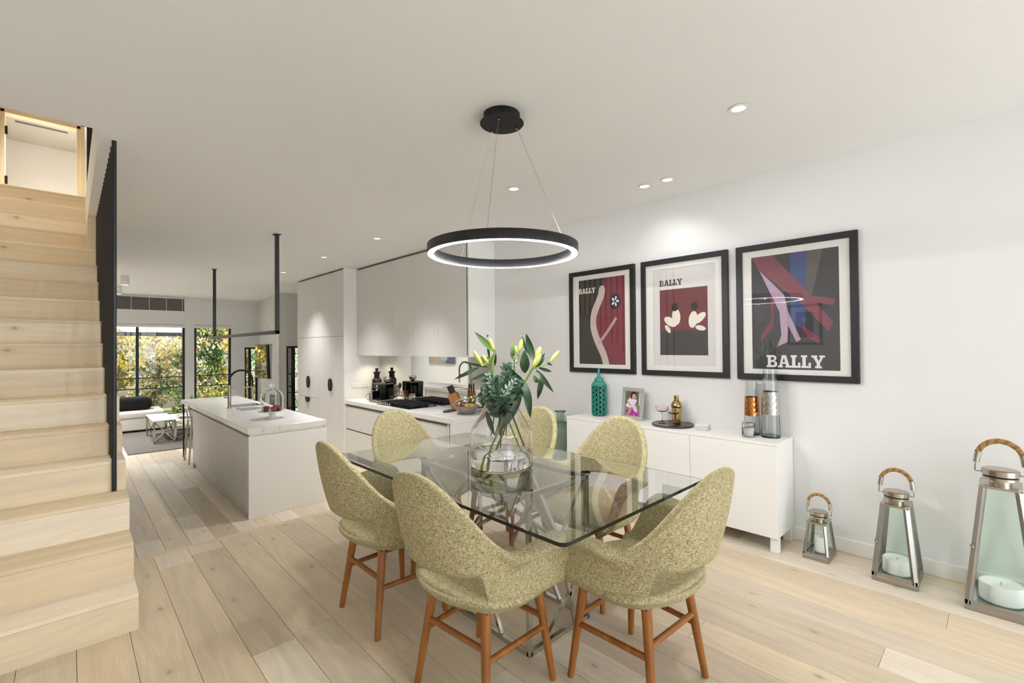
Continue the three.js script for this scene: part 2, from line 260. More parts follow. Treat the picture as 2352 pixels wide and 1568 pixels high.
// upper storey: landing, walls, the lit doorway and the room behind it
{
  structMesh('ceiling_upper', [box(-1.07, 2.2, 5.5, 5.7, -14.5, -3.3)], M.ceilGrey);
  structMesh('wall_upper_right', [box(2.0, 2.2, 3.06, 5.5, -14.5, -3.3), box(-0.87, 2.2, 3.06, 5.5, -3.5, -3.3)], M.wall);
  structMesh('wall_upper_far', [box(-0.87, -0.775, 3.06, 5.5, -10.75, -10.6), box(0.15, 0.19, 3.06, 5.5, -10.75, -10.6), box(-0.775, 0.15, 5.16, 5.5, -10.75, -10.6), box(0.19, 2.0, 5.2, 5.5, -10.75, -10.6)], M.wall);
  structMesh('wall_upper_room', [box(-1.07, 2.2, 3.06, 5.5, -13.4, -13.2), box(0.75, 0.85, 3.06, 5.5, -13.2, -10.75)], M.wall);
  structMesh('floor_upper', [box(-0.87, 0.13, 3.06, 3.078, -14.4, -6.9), box(0.13, 2.1, 3.06, 3.078, -14.4, -3.58)], stairMats[2]);
  const d = struct('door_3');
  put('door_frame', [rbox(-0.775, -0.72, 3.078, 5.16, -10.76, -10.585, 0.004), rbox(0.095, 0.15, 3.078, 5.16, -10.76, -10.585, 0.004), rbox(-0.775, 0.15, 5.1, 5.16, -10.76, -10.585, 0.004)], M.warmFrame, d);
  put('architrave', [rbox(-0.83, -0.765, 3.078, 5.22, -10.6, -10.575, 0.004), rbox(0.14, 0.19, 3.078, 5.22, -10.6, -10.575, 0.004), rbox(-0.83, 0.19, 5.15, 5.22, -10.6, -10.575, 0.004)], M.warmFrame, d);
  for (const y of [4.838, 4.06, 3.3]) put('hinge', rbox(-0.722, -0.69, y - 0.06, y + 0.06, -10.66, -10.6, 0.004), M.blackMatt, d);
  const sd = thing('slot_diffuser', 'dark slot air diffuser in the upstairs room ceiling', 'air vent', [0, 5.5, -12.06]); put('slot', box(-0.69, -0.02, -0.004, 0, -0.035, 0.035), M.grilleDark, sd); put('blade', [box(-0.7, -0.01, -0.008, 0, -0.045, -0.035), box(-0.7, -0.01, -0.008, 0, 0.035, 0.045), box(-0.69, -0.02, -0.007, 0, -0.004, 0.004)], M.grille, sd);
  const t = struct('door_4'); put('door_panel', rbox(0.22, 1.2, 3.08, 5.2, -10.72, -10.66, 0.004), M.navy, t);
}
// ------------------------------------------------------------------ staircase
const ST = { rise: 0.181, run: 0.2445, z1: -2.99 };
{
  const s = thing('staircase', 'pale oak staircase with closed risers climbing along the left wall', 'staircase');
  for (let k = 1; k <= 17; k++) {
    const xr = k < 14 ? 0.255 : 0.13, y = ST.rise * k, zf = ST.z1 - ST.run * (k - 1), m = stairMats[k % 3], m2 = stairMats[(k * 2 + 1) % 3];
    put('riser', metreUV(box(-0.865, xr, y - ST.rise, y - 0.0215, zf - 0.018, zf), 'x', rr(0, 0.2), rr(0.9, 1.1), 1 / 0.4, 1 / 2.2), m, s);
    put('tread', metreUV(rbox(-0.865, xr, y - 0.021, y, zf - ST.run - (k === 17 ? 0.1 : 0.017), zf + 0.0005, 0.0015, 1), 'x', rr(0, 0.15), rr(0.9, 1.1), 1 / 0.4, 1 / 2.2), m2, s);
  }
  const side = new THREE.Shape(); side.moveTo(-ST.z1 + 0.02, K + 0.0); side.lineTo(-ST.z1 + 0.02, ST.rise - 0.03);
  for (let k = 1; k <= 13; k++) { const z = -ST.z1 + ST.run * (k - 1) + 0.02; side.lineTo(z, ST.rise * k - 0.022); side.lineTo(z + ST.run, ST.rise * k - 0.022); }
  side.lineTo(-ST.z1 + ST.run * 13 + 0.02, K); side.closePath();
  put('stringer', metreUV(new THREE.ExtrudeGeometry(side, { depth: 0.03, bevelEnabled: false }).rotateY(Math.PI / 2).translate(0.222, 0, 0), 'y', 0, 0, 1, 1), M.cabinetWhite, s);
}
{
  const b = thing('balustrade', 'screen of slim black vertical rods between stair treads and ceiling', 'balustrade');
  for (let i = 0; i < 19; i++) {
    const z = -3.712 - i * ST.run / 2, k = Math.floor((ST.z1 - z) / ST.run) + 1, y = ST.rise * k;
    put('rod', cyl(0.0125, 0.0125, y, H, 10, 0.2, z), M.black, b);
  }
}

// ------------------------------------------------------------------ kitchen
const T = 0.573, XF = 3.172;
{
  const p = thing('pantry_cabinet', 'full height white pantry cupboards with black oval pulls', 'cabinet');
  put('carcass', [box(3.18, XR - 0.001, K, H - 0.012, -9.2, -7.165), box(3.16, XR - 0.001, H - 0.06, H - 0.03, -9.2, -7.165)], M.gap, p);
  put('end_panel', rbox(3.15, XR - 0.001, K, H - 0.001, -7.163, -7.14, 0.002), M.cabinetWhite, p);
  put('end_panel', rbox(3.15, XR - 0.001, K, H - 0.001, -9.2, -9.18, 0.002), M.cabinetWhite, p);
  const zs = [-9.178, -8.655, -8.197, -7.666, -7.166], g = 0.0022;
  for (let i = 0; i < 4; i++) {
    const a = zs[i] + g, b = zs[i + 1] - g;
    put('upper_door', rbox(3.158, 3.18, 1.589, H - 0.03, a, b, 0.002), M.cabinet, p);
    if (i < 2) {
      put('door', rbox(3.158, 3.18, 0.513, 1.583, a, b, 0.002), M.cabinet, p);
      if (i === 0) put('drawer', rbox(3.158, 3.18, K + 0.08, 0.507, a, zs[2] - g, 0.002), M.cabinet, p);
    } else put('door', rbox(3.158, 3.18, K + 0.08, 1.583, a, b, 0.002), M.cabinet, p);
  }
  put('kickboard', box(3.2, XR - 0.001, K, K + 0.08, -9.18, -7.165), M.gap, p);
  // pulls: oval discs shared by two doors, and a half disc on the drawer
  const oval = (z, y) => { for (const s of [-1, 1]) { const sh = new THREE.Shape(); const n = 24; for (let i = 0; i <= n; i++) { const t = -Math.PI / 2 + Math.PI * i / n; const X = s * (0.003 + 0.056 * Math.cos(t)), Y = 0.1 * Math.sin(t); i ? sh.lineTo(X, Y) : sh.moveTo(X, Y); } sh.closePath(); const g2 = new THREE.ExtrudeGeometry(sh, { depth: 0.02, bevelEnabled: true, bevelSize: 0.004, bevelThickness: 0.004, bevelSegments: 2 }).rotateY(-Math.PI / 2).translate(3.154, y, z); put('handle', g2, M.blackMatt, p); } };
  oval(-8.655, 0.788); oval(-7.68, 0.784);
  { const sh = new THREE.Shape(); for (let i = 0; i <= 20; i++) { const t = Math.PI + Math.PI * i / 20; const X = 0.085 * Math.cos(t), Y = 0.085 * Math.sin(t); i ? sh.lineTo(X, Y) : sh.moveTo(X, Y); } sh.closePath(); put('handle', new THREE.ExtrudeGeometry(sh, { depth: 0.02, bevelEnabled: true, bevelSize: 0.003, bevelThickness: 0.003 }).rotateY(-Math.PI / 2).translate(3.154, 0.505, -8.69), M.blackMatt, p); }
}
{
  const o = thing('overhead_cabinet', 'long white overhead cupboards above the cooktop and mirror splashback', 'cabinet');
  put('carcass', [box(3.385, XR - 0.001, 1.295, H - 0.012, -7.138, -4.262), box(3.37, XR - 0.001, H - 0.035, H - 0.028, -7.138, -4.28)], M.gap, o);
  put('underside', box(3.37, XR - 0.001, 1.276, 1.296, -7.138, -4.262), M.cabinetWhite, o);
  put('end_panel', rbox(3.363, XR - 0.001, 1.276, H - 0.001, -4.262, -4.236, 0.002), M.cabinetWhite, o);
  const zs = [-7.136, -6.57, -6.0, -5.43, -4.86, -4.29];
  for (let i = 0; i < 5; i++) put('door', rbox(3.363, 3.384, 1.274, H - 0.032, zs[i] + 0.0015, zs[i + 1] - 0.0015, 0.0015), M.cabinet, o);
  put('filler_strip', box(3.372, 3.39, 1.276, H - 0.005, -4.288, -4.264), M.gap, o);
  for (const z of [-6.93, -6.33]) put('strip_light', cyl(0.03, 0.03, 1.268, 1.276, 20, 3.56, z), M.lampGlow, o);
}
for (const z of [-6.93, -6.33]) { const l = new THREE.SpotLight(new THREE.Color(1, 0.86, 0.68), CAB_I, 3, 62 * D2R, 0.8, 2); l.position.set(3.56, 1.262, z); l.target.position.set(3.56, 0, z); l.castShadow = true; l.shadow.radius = 1.5; scene.add(l, l.target); }
{
  const b = thing('base_cabinets', 'white handleless kitchen drawers running under the stone bench', 'cabinet');
  put('carcass', [box(3.2, XR - 0.001, K, 0.51, -7.14, -4.36), box(3.183, 3.2, 0.47, 0.513, -7.14, -4.36)], M.gap, b);
  const zs = [-7.138, -6.062, -5.2, -4.42];
  for (let i = 0; i < 3; i++) { put('drawer', rbox(XF, 3.2, 0.132, 0.478, zs[i] + 0.002, zs[i + 1] - 0.002, 0.002), M.cabinet, b); put('drawer', rbox(XF, 3.2, K + 0.1, 0.112, zs[i] + 0.002, zs[i + 1] - 0.002, 0.002), M.cabinet, b); }
  put('finger_pull', box(3.19, 3.205, 0.112, 0.132, -7.138, -4.42), M.gap, b);
  put('filler_panel', rbox(XF + 0.001, 3.2, K, 0.5, -4.416, -4.385, 0.002), M.cabinetWhite, b);
  put('tall_handle', rbox(3.15, 3.172, 0.2, 0.42, -6.056, -6.02, 0.004), M.blackMatt, b);
  put('kickboard', box(3.23, XR - 0.001, K, K + 0.1, -7.14, -4.36), M.gap, b);
}
{
  const w = thing('stone_bench', 'pale marble kitchen bench with a waterfall end beside the dining area', 'bench');
  put('benchtop', metreUV(rbox(3.158, XR - 0.001, T - 0.06, T, -7.14, -4.281, 0.003, 2), 'z', 0, 0, 0.5, 0.25), M.marble, w);
  put('waterfall_end', metreUV(rbox(3.158, XR - 0.001, K, T - 0.0605, -4.342, -4.281, 0.003, 2), 'y', 0.2, 0, 0.5, 0.25), M.marble, w);
}
structMesh('splashback_mirror', box(XR - 0.012, XR - 0.001, T, 1.276, -7.14, -4.262), M.mirror);
for (const [x, l] of [[3.33, 'white double power point nearer the bench edge on the pantry side panel'], [3.5, 'white double power point beside the juicer on the pantry side panel']]) {
  const p = thing('power_point', l, 'power point', [x, 0.79, -7.14]); put('plate', rbox(-0.058, 0.058, -0.036, 0.036, 0, 0.008, 0.004, 2), M.whitePlastic, p);
  for (const s of [-1, 1]) put('switch', rbox(s * 0.02 - 0.006, s * 0.02 + 0.006, 0.008, 0.022, 0.008, 0.011, 0.002), M.white, p);
}
{ // gas cooktop
  const c = thing('gas_cooktop', 'black gas cooktop with cast iron grates set in the marble bench', 'cooktop', [3.49, T, -5.83]);
  put('hob_plate', rbox(-0.235, 0.225, 0, 0.008, -0.44, 0.44, 0.004, 2), M.blackGloss, c);
  for (const [x, z] of [[-0.08, -0.28], [0.12, -0.28], [0.02, 0], [-0.08, 0.28], [0.12, 0.28]]) {
    put('burner', [cyl(0.045, 0.04, 0.008, 0.02, 20, x, z), cyl(0.03, 0.03, 0.02, 0.028, 20, x, z)], M.blackMatt, c);
  }
  for (const z of [-0.28, 0, 0.28]) { const g = []; for (const x of [-0.17, -0.08, 0.02, 0.12, 0.19]) g.push(box(x - 0.006, x + 0.006, 0.03, 0.042, z - 0.13, z + 0.13)); for (const q of [-0.13, -0.05, 0.05, 0.13]) g.push(box(-0.18, 0.2, 0.03, 0.042, z + q - 0.006, z + q + 0.006)); for (const x of [-0.175, 0.19]) for (const q of [-0.13, 0.13]) g.push(box(x - 0.007, x + 0.007, 0.008, 0.03, z + q - 0.007, z + q + 0.007)); put('grate', g, M.blackMatt, c); }
  for (let i = 0; i < 5; i++) put('knob', cyl(0.017, 0.014, 0.008, 0.03, 16, -0.205, -0.36 + i * 0.06), M.nickel, c);
}
{ // juicer
  const j = thing('slow_juicer', 'silver and dark brown slow juicer with a tall feed chute', 'juicer', [3.62, T, -6.97], -0.6);
  put('base', [rbox(-0.08, 0.08, 0.012, 0.2, -0.06, 0.1, 0.02, 3), rbox(-0.06, 0.1, 0.1, 0.24, -0.06, 0.06, 0.02, 3)], M.steel, j);
  put('foot', rbox(-0.09, 0.09, 0, 0.014, -0.07, 0.11, 0.006), M.black, j);
  put('juice_chamber', lathe([[0, 0.2], [0.06, 0.2], [0.072, 0.23], [0.075, 0.3], [0.05, 0.33], [0, 0.33]], 24), M.darkMetal, j);
  put('feed_chute', lathe([[0, 0.32], [0.045, 0.32], [0.042, 0.39], [0.06, 0.425], [0.062, 0.43], [0.045, 0.43], [0.03, 0.42], [0, 0.42]], 24), M.black, j);
  put('pusher', cyl(0.022, 0.026, 0.42, 0.49, 16), M.black, j);
  put('spout', rod(V(0.05, 0.22, 0.02), V(0.13, 0.2, 0.05), 0.016, 0.014), M.black, j);
}
{ // coffee machine
  const m = thing('coffee_machine', 'black espresso machine with a chrome bean hopper and drip tray', 'coffee machine', [3.5, T, -6.53], 0);
  put('body', rbox(-0.04, 0.11, 0.03, 0.27, -0.13, 0.13, 0.012, 3), M.blackGloss, m);
  put('head', rbox(-0.13, 0.11, 0.2, 0.28, -0.13, 0.13, 0.014, 3), M.black, m);
  put('side_cheek', [rbox(-0.12, 0.0, 0.03, 0.22, 0.118, 0.13, 0.003), rbox(-0.12, 0.0, 0.03, 0.22, -0.13, -0.118, 0.003)], M.blackGloss, m);
  put('drip_tray', [rbox(-0.17, 0.11, 0.008, 0.032, -0.14, 0.14, 0.008, 2), rbox(-0.16, -0.03, 0.032, 0.036, -0.11, 0.11, 0.002)], M.steel, m);
  put('foot', rbox(-0.16, 0.1, 0, 0.009, -0.13, 0.13, 0.003), M.blackMatt, m);
  put('bean_hopper', lathe([[0, 0.28], [0.028, 0.28], [0.03, 0.3], [0.052, 0.315], [0.06, 0.345], [0.055, 0.37], [0, 0.372]], 28).translate(0.03, 0, 0.06), M.chrome, m);
  put('group_head', [cyl(0.032, 0.032, 0.165, 0.2, 20, -0.08, -0.03), rod(V(-0.08, 0.172, -0.03), V(-0.19, 0.165, -0.05), 0.011)], M.chrome, m);
  put('dial', cyl(0.018, 0.018, 0, 0.014, 16).rotateZ(Math.PI / 2).translate(-0.13, 0.24, 0.06), M.chrome, m);
}
{ const k = thing('milk_jug', 'small steel milk jug standing by the coffee machine', 'jug', [3.4, T, -6.72]);
  put('body', lathe([[0, 0.002], [0.045, 0], [0.05, 0.02], [0.04, 0.09], [0.043, 0.12], [0.041, 0.12], [0.037, 0.09], [0.046, 0.02], [0, 0.006]], 24), M.chrome, k); put('handle', tube([V(-0.04, 0.105, 0), V(-0.085, 0.1, 0), V(-0.085, 0.04, 0), V(-0.046, 0.03, 0)], 0.005, 20, 8), M.chrome, k); }
{ const k = thing('canister', 'white ceramic canister with a pale wooden lid near the cooktop', 'canister', [3.66, T, -6.28]);
  put('jar', lathe([[0, 0], [0.046, 0], [0.049, 0.004], [0.049, 0.085], [0, 0.085]], 28), M.white, k); put('lid', lathe([[0, 0.085], [0.05, 0.085], [0.05, 0.097], [0.047, 0.1], [0, 0.1]], 28), M.woodWarm, k); }
{ const k = thing('utensil_pot', 'clear jar holding a dark brush with a wooden handle', 'utensil pot', [3.7, T, -6.41]);
  put('jar', lathe([[0, 0], [0.045, 0], [0.045, 0.15], [0.042, 0.15], [0.042, 0.006], [0, 0.006]], 24), M.clear, k); put('brush_handle', rod(V(0, 0.01, 0), V(0.012, 0.2, 0.005), 0.007, 0.009), M.woodWarm, k); put('brush_head', rod(V(0.012, 0.2, 0.005), V(0.016, 0.27, 0.007), 0.024, 0.02), M.blackMatt, k); }
{ const k = thing('knife_block', 'slanted wooden knife block with black riveted knife handles', 'knife block', [3.645, T, -4.83], -0.9);
  const s = new THREE.Shape(); s.moveTo(-0.06, 0); s.lineTo(0.07, 0); s.lineTo(0.07, 0.05); s.lineTo(-0.02, 0.24); s.lineTo(-0.12, 0.2); s.closePath();
  put('block', new THREE.ExtrudeGeometry(s, { depth: 0.1, bevelEnabled: true, bevelSize: 0.003, bevelThickness: 0.003, bevelSegments: 2 }).translate(0, 0, -0.05), M.woodWarm, k);
  for (const [a, b] of [[0.02, -0.03], [0.02, 0.03], [-0.02, -0.03], [-0.02, 0], [-0.02, 0.03]]) put('knife_handle', rbox(-0.011, 0.011, 0, 0.115, -0.009, 0.009, 0.005, 2).rotateZ(0.42).translate(-0.065 + a, 0.215 + a * 0.4, b), M.black, k); }
{ const k = thing('paddle_board', 'dark oval serving paddle lying on the bench by the bowl', 'board', [3.55, T, -4.86], 0.4);
  const s = new THREE.Shape(); s.absellipse(0, 0, 0.16, 0.06, 0, Math.PI * 2); put('board', new THREE.ExtrudeGeometry(s, { depth: 0.012, bevelEnabled: true, bevelSize: 0.003, bevelThickness: 0.002 }).rotateX(-Math.PI / 2), M.woodDark, k); put('grip', rbox(0.14, 0.25, 0.001, 0.012, -0.012, 0.012, 0.004), M.woodDark, k); }
{ const b = solo('fruit_bowl', 'shallow grey brown bowl of fruit on the marble bench', 'bowl', lathe([[0, 0], [0.06, 0], [0.07, 0.008], [0.12, 0.045], [0.166, 0.105], [0.162, 0.107], [0.115, 0.053], [0.06, 0.02], [0, 0.016]], 40), M.ceramicGrey, [3.545, T, -4.53]);
  const f = (n, l, x, y, z, r, c) => { const o = thing(n, l, n === 'apple' ? 'apple' : 'lemon', [3.545 + x, T + y, -4.53 + z]); put('flesh', n === 'apple' ? lathe([[0, -r * 0.85], [r * 0.5, -r * 0.9], [r * 0.95, -r * 0.25], [r, r * 0.2], [r * 0.6, r * 0.82], [r * 0.15, r * 0.72], [0, r * 0.6]], 22) : lathe([[0, -r * 1.35], [r * 0.2, -r * 1.2], [r * 0.8, -r * 0.6], [r, 0], [r * 0.8, r * 0.6], [r * 0.2, r * 1.2], [0, r * 1.35]], 20).rotateZ(1.3), std({ color: c, roughness: 0.35 }), o); if (n === 'apple') put('stalk', rod(V(0, r * 0.6, 0), V(0.006, r * 1.05, 0), 0.0025), M.woodDark, o); };
  f('apple', 'dark red apple at the left of the fruit bowl', -0.07, 0.095, -0.045, 0.04, '#8e1c22'); f('apple', 'bright red apple at the back of the fruit bowl', 0.05, 0.09, -0.07, 0.038, '#a3282a');
  f('lemon', 'greenish yellow lemon in the middle of the fruit bowl', -0.03, 0.1, 0.05, 0.032, '#b9b436'); f('lemon', 'golden lemon at the right of the fruit bowl', 0.02, 0.095, 0.095, 0.031, '#d2aa3c'); f('lemon', 'small yellow lemon under the apples in the bowl', 0.0, 0.05, 0.0, 0.03, '#c8a83a'); }

// island bench
const IX0 = 1.333, IX1 = 2.143, IZ0 = -9.25, IZ1 = -5.336;
{
  const w = thing('island_bench', 'long white island bench with marble top and undermount sink', 'island bench');
  const s = new THREE.Shape(); s.moveTo(IX0, -IZ1); s.lineTo(IX1, -IZ1); s.lineTo(IX1, -IZ0); s.lineTo(IX0, -IZ0); s.closePath();
  const hole = (x0, x1, z0, z1) => { const h = new THREE.Path(); h.moveTo(x0, -z0); h.lineTo(x1, -z0); h.lineTo(x1, -z1); h.lineTo(x0, -z1); h.closePath(); s.holes.push(h); };
  const bowls = [[1.68, 2.06, -7.82, -7.42], [1.66, 2.06, -7.3, -6.93]];
  bowls.forEach((b) => hole(...b));
  put('benchtop', metreUV(new THREE.ExtrudeGeometry(s, { depth: 0.058, bevelEnabled: true, bevelSize: 0.001, bevelThickness: 0.001, bevelSegments: 1, bevelOffset: -0.001 }).rotateX(-Math.PI / 2).translate(0, T - 0.059, 0), 'z', 0.3, 0.7, 0.5, 0.25), M.marble, w);
  for (const [x0, x1, z0, z1] of bowls) put('sink_bowl', [box(x0, x1, 0.36, 0.365, z0, z1), box(x0 - 0.004, x0, 0.36, T - 0.06, z0, z1), box(x1, x1 + 0.004, 0.36, T - 0.06, z0, z1), box(x0, x1, 0.36, T - 0.06, z0 - 0.004, z0), box(x0, x1, 0.36, T - 0.06, z1, z1 + 0.004)], M.darkMetal, w);
  put('carcass', [box(IX0 + 0.03, IX1 - 0.01, K, 0.35, -8.24, IZ1 - 0.025), box(IX0 + 0.03, IX1 - 0.01, 0.35, 0.512, -6.9, IZ1 - 0.04), box(IX0 + 0.03, IX1 - 0.01, 0.35, 0.512, -8.24, -7.86), box(IX0 + 0.03, 1.6, 0.35, 0.512, -7.86, -6.9), box(2.09, IX1 - 0.01, 0.35, 0.512, -7.86, -6.9)], M.cabinet, w);
  put('end_panel', rbox(IX0 + 0.006, IX1, K, 0.49, IZ1 - 0.024, IZ1, 0.002), M.cabinetWhite, w);
  put('filler_strip', box(IX0 + 0.02, IX1 - 0.035, 0.494, 0.5135, IZ1 - 0.026, IZ1 - 0.008), M.cabinetWhite, w);
  const n = 5, a0 = -8.25, a1 = IZ1 - 0.03; for (let i = 0; i < n; i++) put('door', rbox(IX0 + 0.002, IX0 + 0.03, K + 0.085, 0.485, a0 + (a1 - a0) * i / n + 0.0015, a0 + (a1 - a0) * (i + 1) / n - 0.0015, 0.002), M.cabinet, w);
  put('back_panel', rbox(IX0 + 0.002, IX1 - 0.002, K, 0.512, -8.275, -8.25, 0.002), M.cabinet, w);
  put('leg', cyl(0.012, 0.012, K, 0.513, 12, IX0 + 0.02, -9.16), M.black, w);
}
{ // tap
  const t = thing('kitchen_tap', 'tall spring neck tap in dark brushed nickel beside the island sink', 'tap', [1.615, T, -7.38]);
  put('base', [cyl(0.032, 0.03, 0, 0.012), cyl(0.022, 0.022, 0.01, 0.2), cyl(0.016, 0.016, 0.2, 0.32)], M.nickel, t);
  put('lever', rod(V(0, 0.14, 0), V(-0.055, 0.15, -0.04), 0.008), M.nickel, t);
  const arc = [V(0, 0.3, 0)]; for (let i = 0; i <= 12; i++) { const q = Math.PI * i / 12; arc.push(V(0.145 - 0.145 * Math.cos(q), 0.375 + 0.145 * Math.sin(q), 0)); } arc.push(V(0.29, 0.28, 0));
  put('hose', tube(arc, 0.0135, 64, 12), M.blackMatt, t);
  put('hose_bracket', rod(V(0.0, 0.275, 0), V(0.29, 0.275, 0), 0.007), M.nickel, t);
  put('spray_head', [cyl(0.018, 0.02, 0.13, 0.29, 16, 0.29), cyl(0.014, 0.014, 0.11, 0.13, 16, 0.29)], M.nickel, t);
}
{ // cake stand
  const P = [1.745, T, -5.95];
  const c = thing('cake_stand', 'white pedestal cake stand under a glass dome on the island', 'cake stand', P);
  put('pedestal', lathe([[0, 0], [0.075, 0], [0.078, 0.006], [0.05, 0.016], [0.03, 0.035], [0.028, 0.055], [0.05, 0.072], [0, 0.076]], 36), M.white, c);
  put('plate', lathe([[0, 0.074], [0.1, 0.074], [0.15, 0.08], [0.157, 0.088], [0.15, 0.09], [0.1, 0.084], [0, 0.083]], 48), M.white, c);
  const d = thing('glass_dome', 'clear glass cloche with a round knob over red cupcakes', 'cloche', [P[0], P[1] + 0.0845, P[2]]);
  const out = [], inn = []; for (let i = 0; i <= 14; i++) { const q = Math.PI / 2 * i / 14; out.push([0.125 * Math.cos(q) , 0.15 + 0.115 * Math.sin(q)]); inn.push([0.1215 * Math.cos(q), 0.15 + 0.1115 * Math.sin(q)]); }
  put('dome', lathe([[0.1235, 0.002], [0.127, 0], [0.125, 0.01], ...out, ...inn.reverse(), [0.1215, 0.01], [0.1235, 0.002]], 48), M.clear, d);
  put('knob', lathe([[0, 0.262], [0.014, 0.264], [0.01, 0.275], [0.026, 0.295], [0.024, 0.315], [0, 0.324]], 20), M.clear, d);
  const src = thing('cupcake', 'red cupcake at the left of the cake stand', 'cupcake', [P[0] - 0.055, P[1] + 0.0845, P[2] - 0.03], 0, 'cupcakes under the glass dome');
  put('case', lathe([[0, 0], [0.026, 0], [0.034, 0.038], [0, 0.04]], 20), M.red, src); put('icing', lathe([[0, 0.036], [0.036, 0.038], [0.034, 0.05], [0.018, 0.06], [0, 0.064]], 20), std({ color: '#a83144', roughness: 0.5 }), src);
  [[0.0, 0.06, 'red cupcake at the front of the cake stand'], [0.055, -0.045, 'red cupcake at the right rear of the cake stand'], [0.06, 0.035, 'red cupcake at the right front of the cake stand']].forEach(([x, z, l]) => copyOf(src, l, [P[0] + x, P[1] + 0.0845, P[2] + z]));
}
{ // linear pendant over the island
  const p = thing('linear_pendant', 'slim black U-shaped pendant light hanging over the island', 'pendant light');
  const q = 0.02; put('drop_rod', rbox(1.665, 1.705, 1.56, H, -5.575, -5.54, 0.002), M.black, p); put('drop_rod', rbox(1.665, 1.705, 1.56, H, -8.66, -8.62, 0.002), M.black, p);
  put('light_bar', rbox(1.665, 1.705, 1.56, 1.6, -8.66, -5.54, 0.002), M.darkMetal, p);
  put('ceiling_plate', [rbox(1.65, 1.72, H - 0.006, H, -5.6, -5.515, 0.002), rbox(1.65, 1.72, H - 0.006, H, -8.69, -8.6, 0.002)], M.black, p);
}
{ // bar stool behind the island
  const s = thing('bar_stool', 'pale metal bar stool tucked under the island overhang', 'bar stool', [1.52, K, -8.72]);
  put('seat', rbox(-0.17, 0.17, 0.65, 0.675, -0.17, 0.17, 0.02, 3), M.nickel, s);
  for (const [a, b] of [[-1, -1], [1, -1], [-1, 1], [1, 1]]) put('leg', bar(V(a * 0.15, 0.655, b * 0.15), V(a * 0.195, 0, b * 0.195), 0.03, 0.022), M.nickel, s);
  for (const [a, b, c, d] of [[-1, -1, 1, -1], [-1, 1, 1, 1], [-1, -1, -1, 1], [1, -1, 1, 1]]) put('stretcher', bar(V(a * 0.178, 0.24, b * 0.178), V(c * 0.178, 0.24, d * 0.178), 0.02, 0.012), M.nickel, s);
  put('backrest', [...[-0.14, 0.14].map((z) => bar(V(-0.15, 0.66, z), V(-0.19, 0.86, z), 0.022, 0.014)), rbox(-0.2, -0.18, 0.82, 0.9, -0.16, 0.16, 0.008, 2)], M.nickel, s);
}

// ------------------------------------------------------------------ living room beyond
{ // air conditioning grille
  const g = thing('air_grille', 'long grey linear air grille high on the far wall', 'air grille', [0, 0, -13.9]);
  put('frame', [box(0.3, 2.09, 2.633, 2.655, 0, 0.014), box(0.3, 2.09, 2.313, 2.334, 0, 0.014), box(2.069, 2.09, 2.313, 2.655, 0, 0.014), box(0.28, 0.3, 2.313, 2.655, 0, 0.014)], M.trim, g);
  put('backing', box(0.3, 2.07, 2.333, 2.634, 0, 0.003), M.grilleDark, g);
  const sl = []; for (let i = 0; i < 16; i++) sl.push(box(0.3, 2.07, 2.338 + i * 0.0185, 2.3455 + i * 0.0185, 0.003, 0.012)); put('louvre_blades', sl, M.grille, g, { kind: 'stuff' });
  for (const x of [1.05, 1.38, 1.71, 2.03]) put('divider', box(x - 0.004, x + 0.004, 2.334, 2.633, 0.003, 0.014), M.trim, g);
}
const can = thing('ceiling_can_light', 'white surface mounted cylinder downlight nearer the island', 'ceiling light', [0.7, H, -10.39]);
put('can', lathe([[0.05, 0], [0.05, -0.16], [0.046, -0.16], [0.044, -0.15], [0, -0.15]].map(([r, y]) => [r * 1.2, y]), 24), M.whitePlastic, can); put('lens', cyl(0.046, 0.046, -0.158, -0.151, 24), M.lampGlow, can);
copyOf(can, 'white surface mounted cylinder downlight closer to the far windows', [0.715, H, -12.18]);
copyOf(can, 'white surface mounted cylinder downlight hidden behind the stair rods', [-0.3, H, -10.39]); copyOf(can, 'white surface mounted cylinder downlight above the chaise', [-0.3, H, -12.18]);
{ // television on the chimney breast, tipped forward
  const t = thing('wall_television', 'square black edged screen on the chimney breast mirroring the garden', 'television', [3.63, 0.66, -12.1], 10.5 * D2R);
  const tilt = new THREE.Matrix4().makeRotationZ(0.02);
  put('casing', rbox(-0.05, 0, 0, 0.835, -0.9, 0, 0.006).applyMatrix4(tilt), M.blackMatt, t); put('screen', box(-0.0515, -0.05, 0.012, 0.823, -0.888, -0.012).applyMatrix4(tilt), std({ color: '#b9bab8', roughness: 0.02, metalness: 1 }), t);
  put('bracket', box(0, 0.06, 0.3, 0.5, -0.5, -0.3), M.blackMatt, t);
}
{ const v = thing('heater_vent', 'dark square fireplace vent low on the chimney breast', 'vent', [3.55, 0.14, -12.1], -5.6 * D2R); put('panel', rbox(-0.02, 0.02, -0.12, 0.2, -0.35, 0.35, 0.004), M.grilleDark, v); put('surround', [box(-0.024, 0.02, 0.2, 0.215, -0.365, 0.365), box(-0.024, 0.02, -0.135, -0.12, -0.365, 0.365)], M.grille, v); }
solo('rug', 'grey woven rug on the living room floor before the sofa', 'rug', metreUV(rbox(0.71, 3.3, 0, 0.014, -12.9, -9.99, 0.004), 'x', 0, 0, 3, 3), M.rug, [0, K, 0]);
{ const s = thing('chaise_sofa', 'low white upholstered chaise under the far left window', 'sofa', [0, K, 0]);
  put('base', rbox(-0.1, 1.52, 0.05, 0.3, -13.45, -12.55, 0.03, 3), M.upholstery, s); put('seat_cushion', rbox(-0.1, 1.53, 0.3, 0.45, -13.45, -12.54, 0.05, 4), M.upholstery, s);
  for (const [x, z] of [[0, -13.35], [1.42, -13.35], [0, -12.65], [1.42, -12.65]]) put('foot', cyl(0.02, 0.02, 0, 0.06, 10, x, z), M.blackMatt, s); }
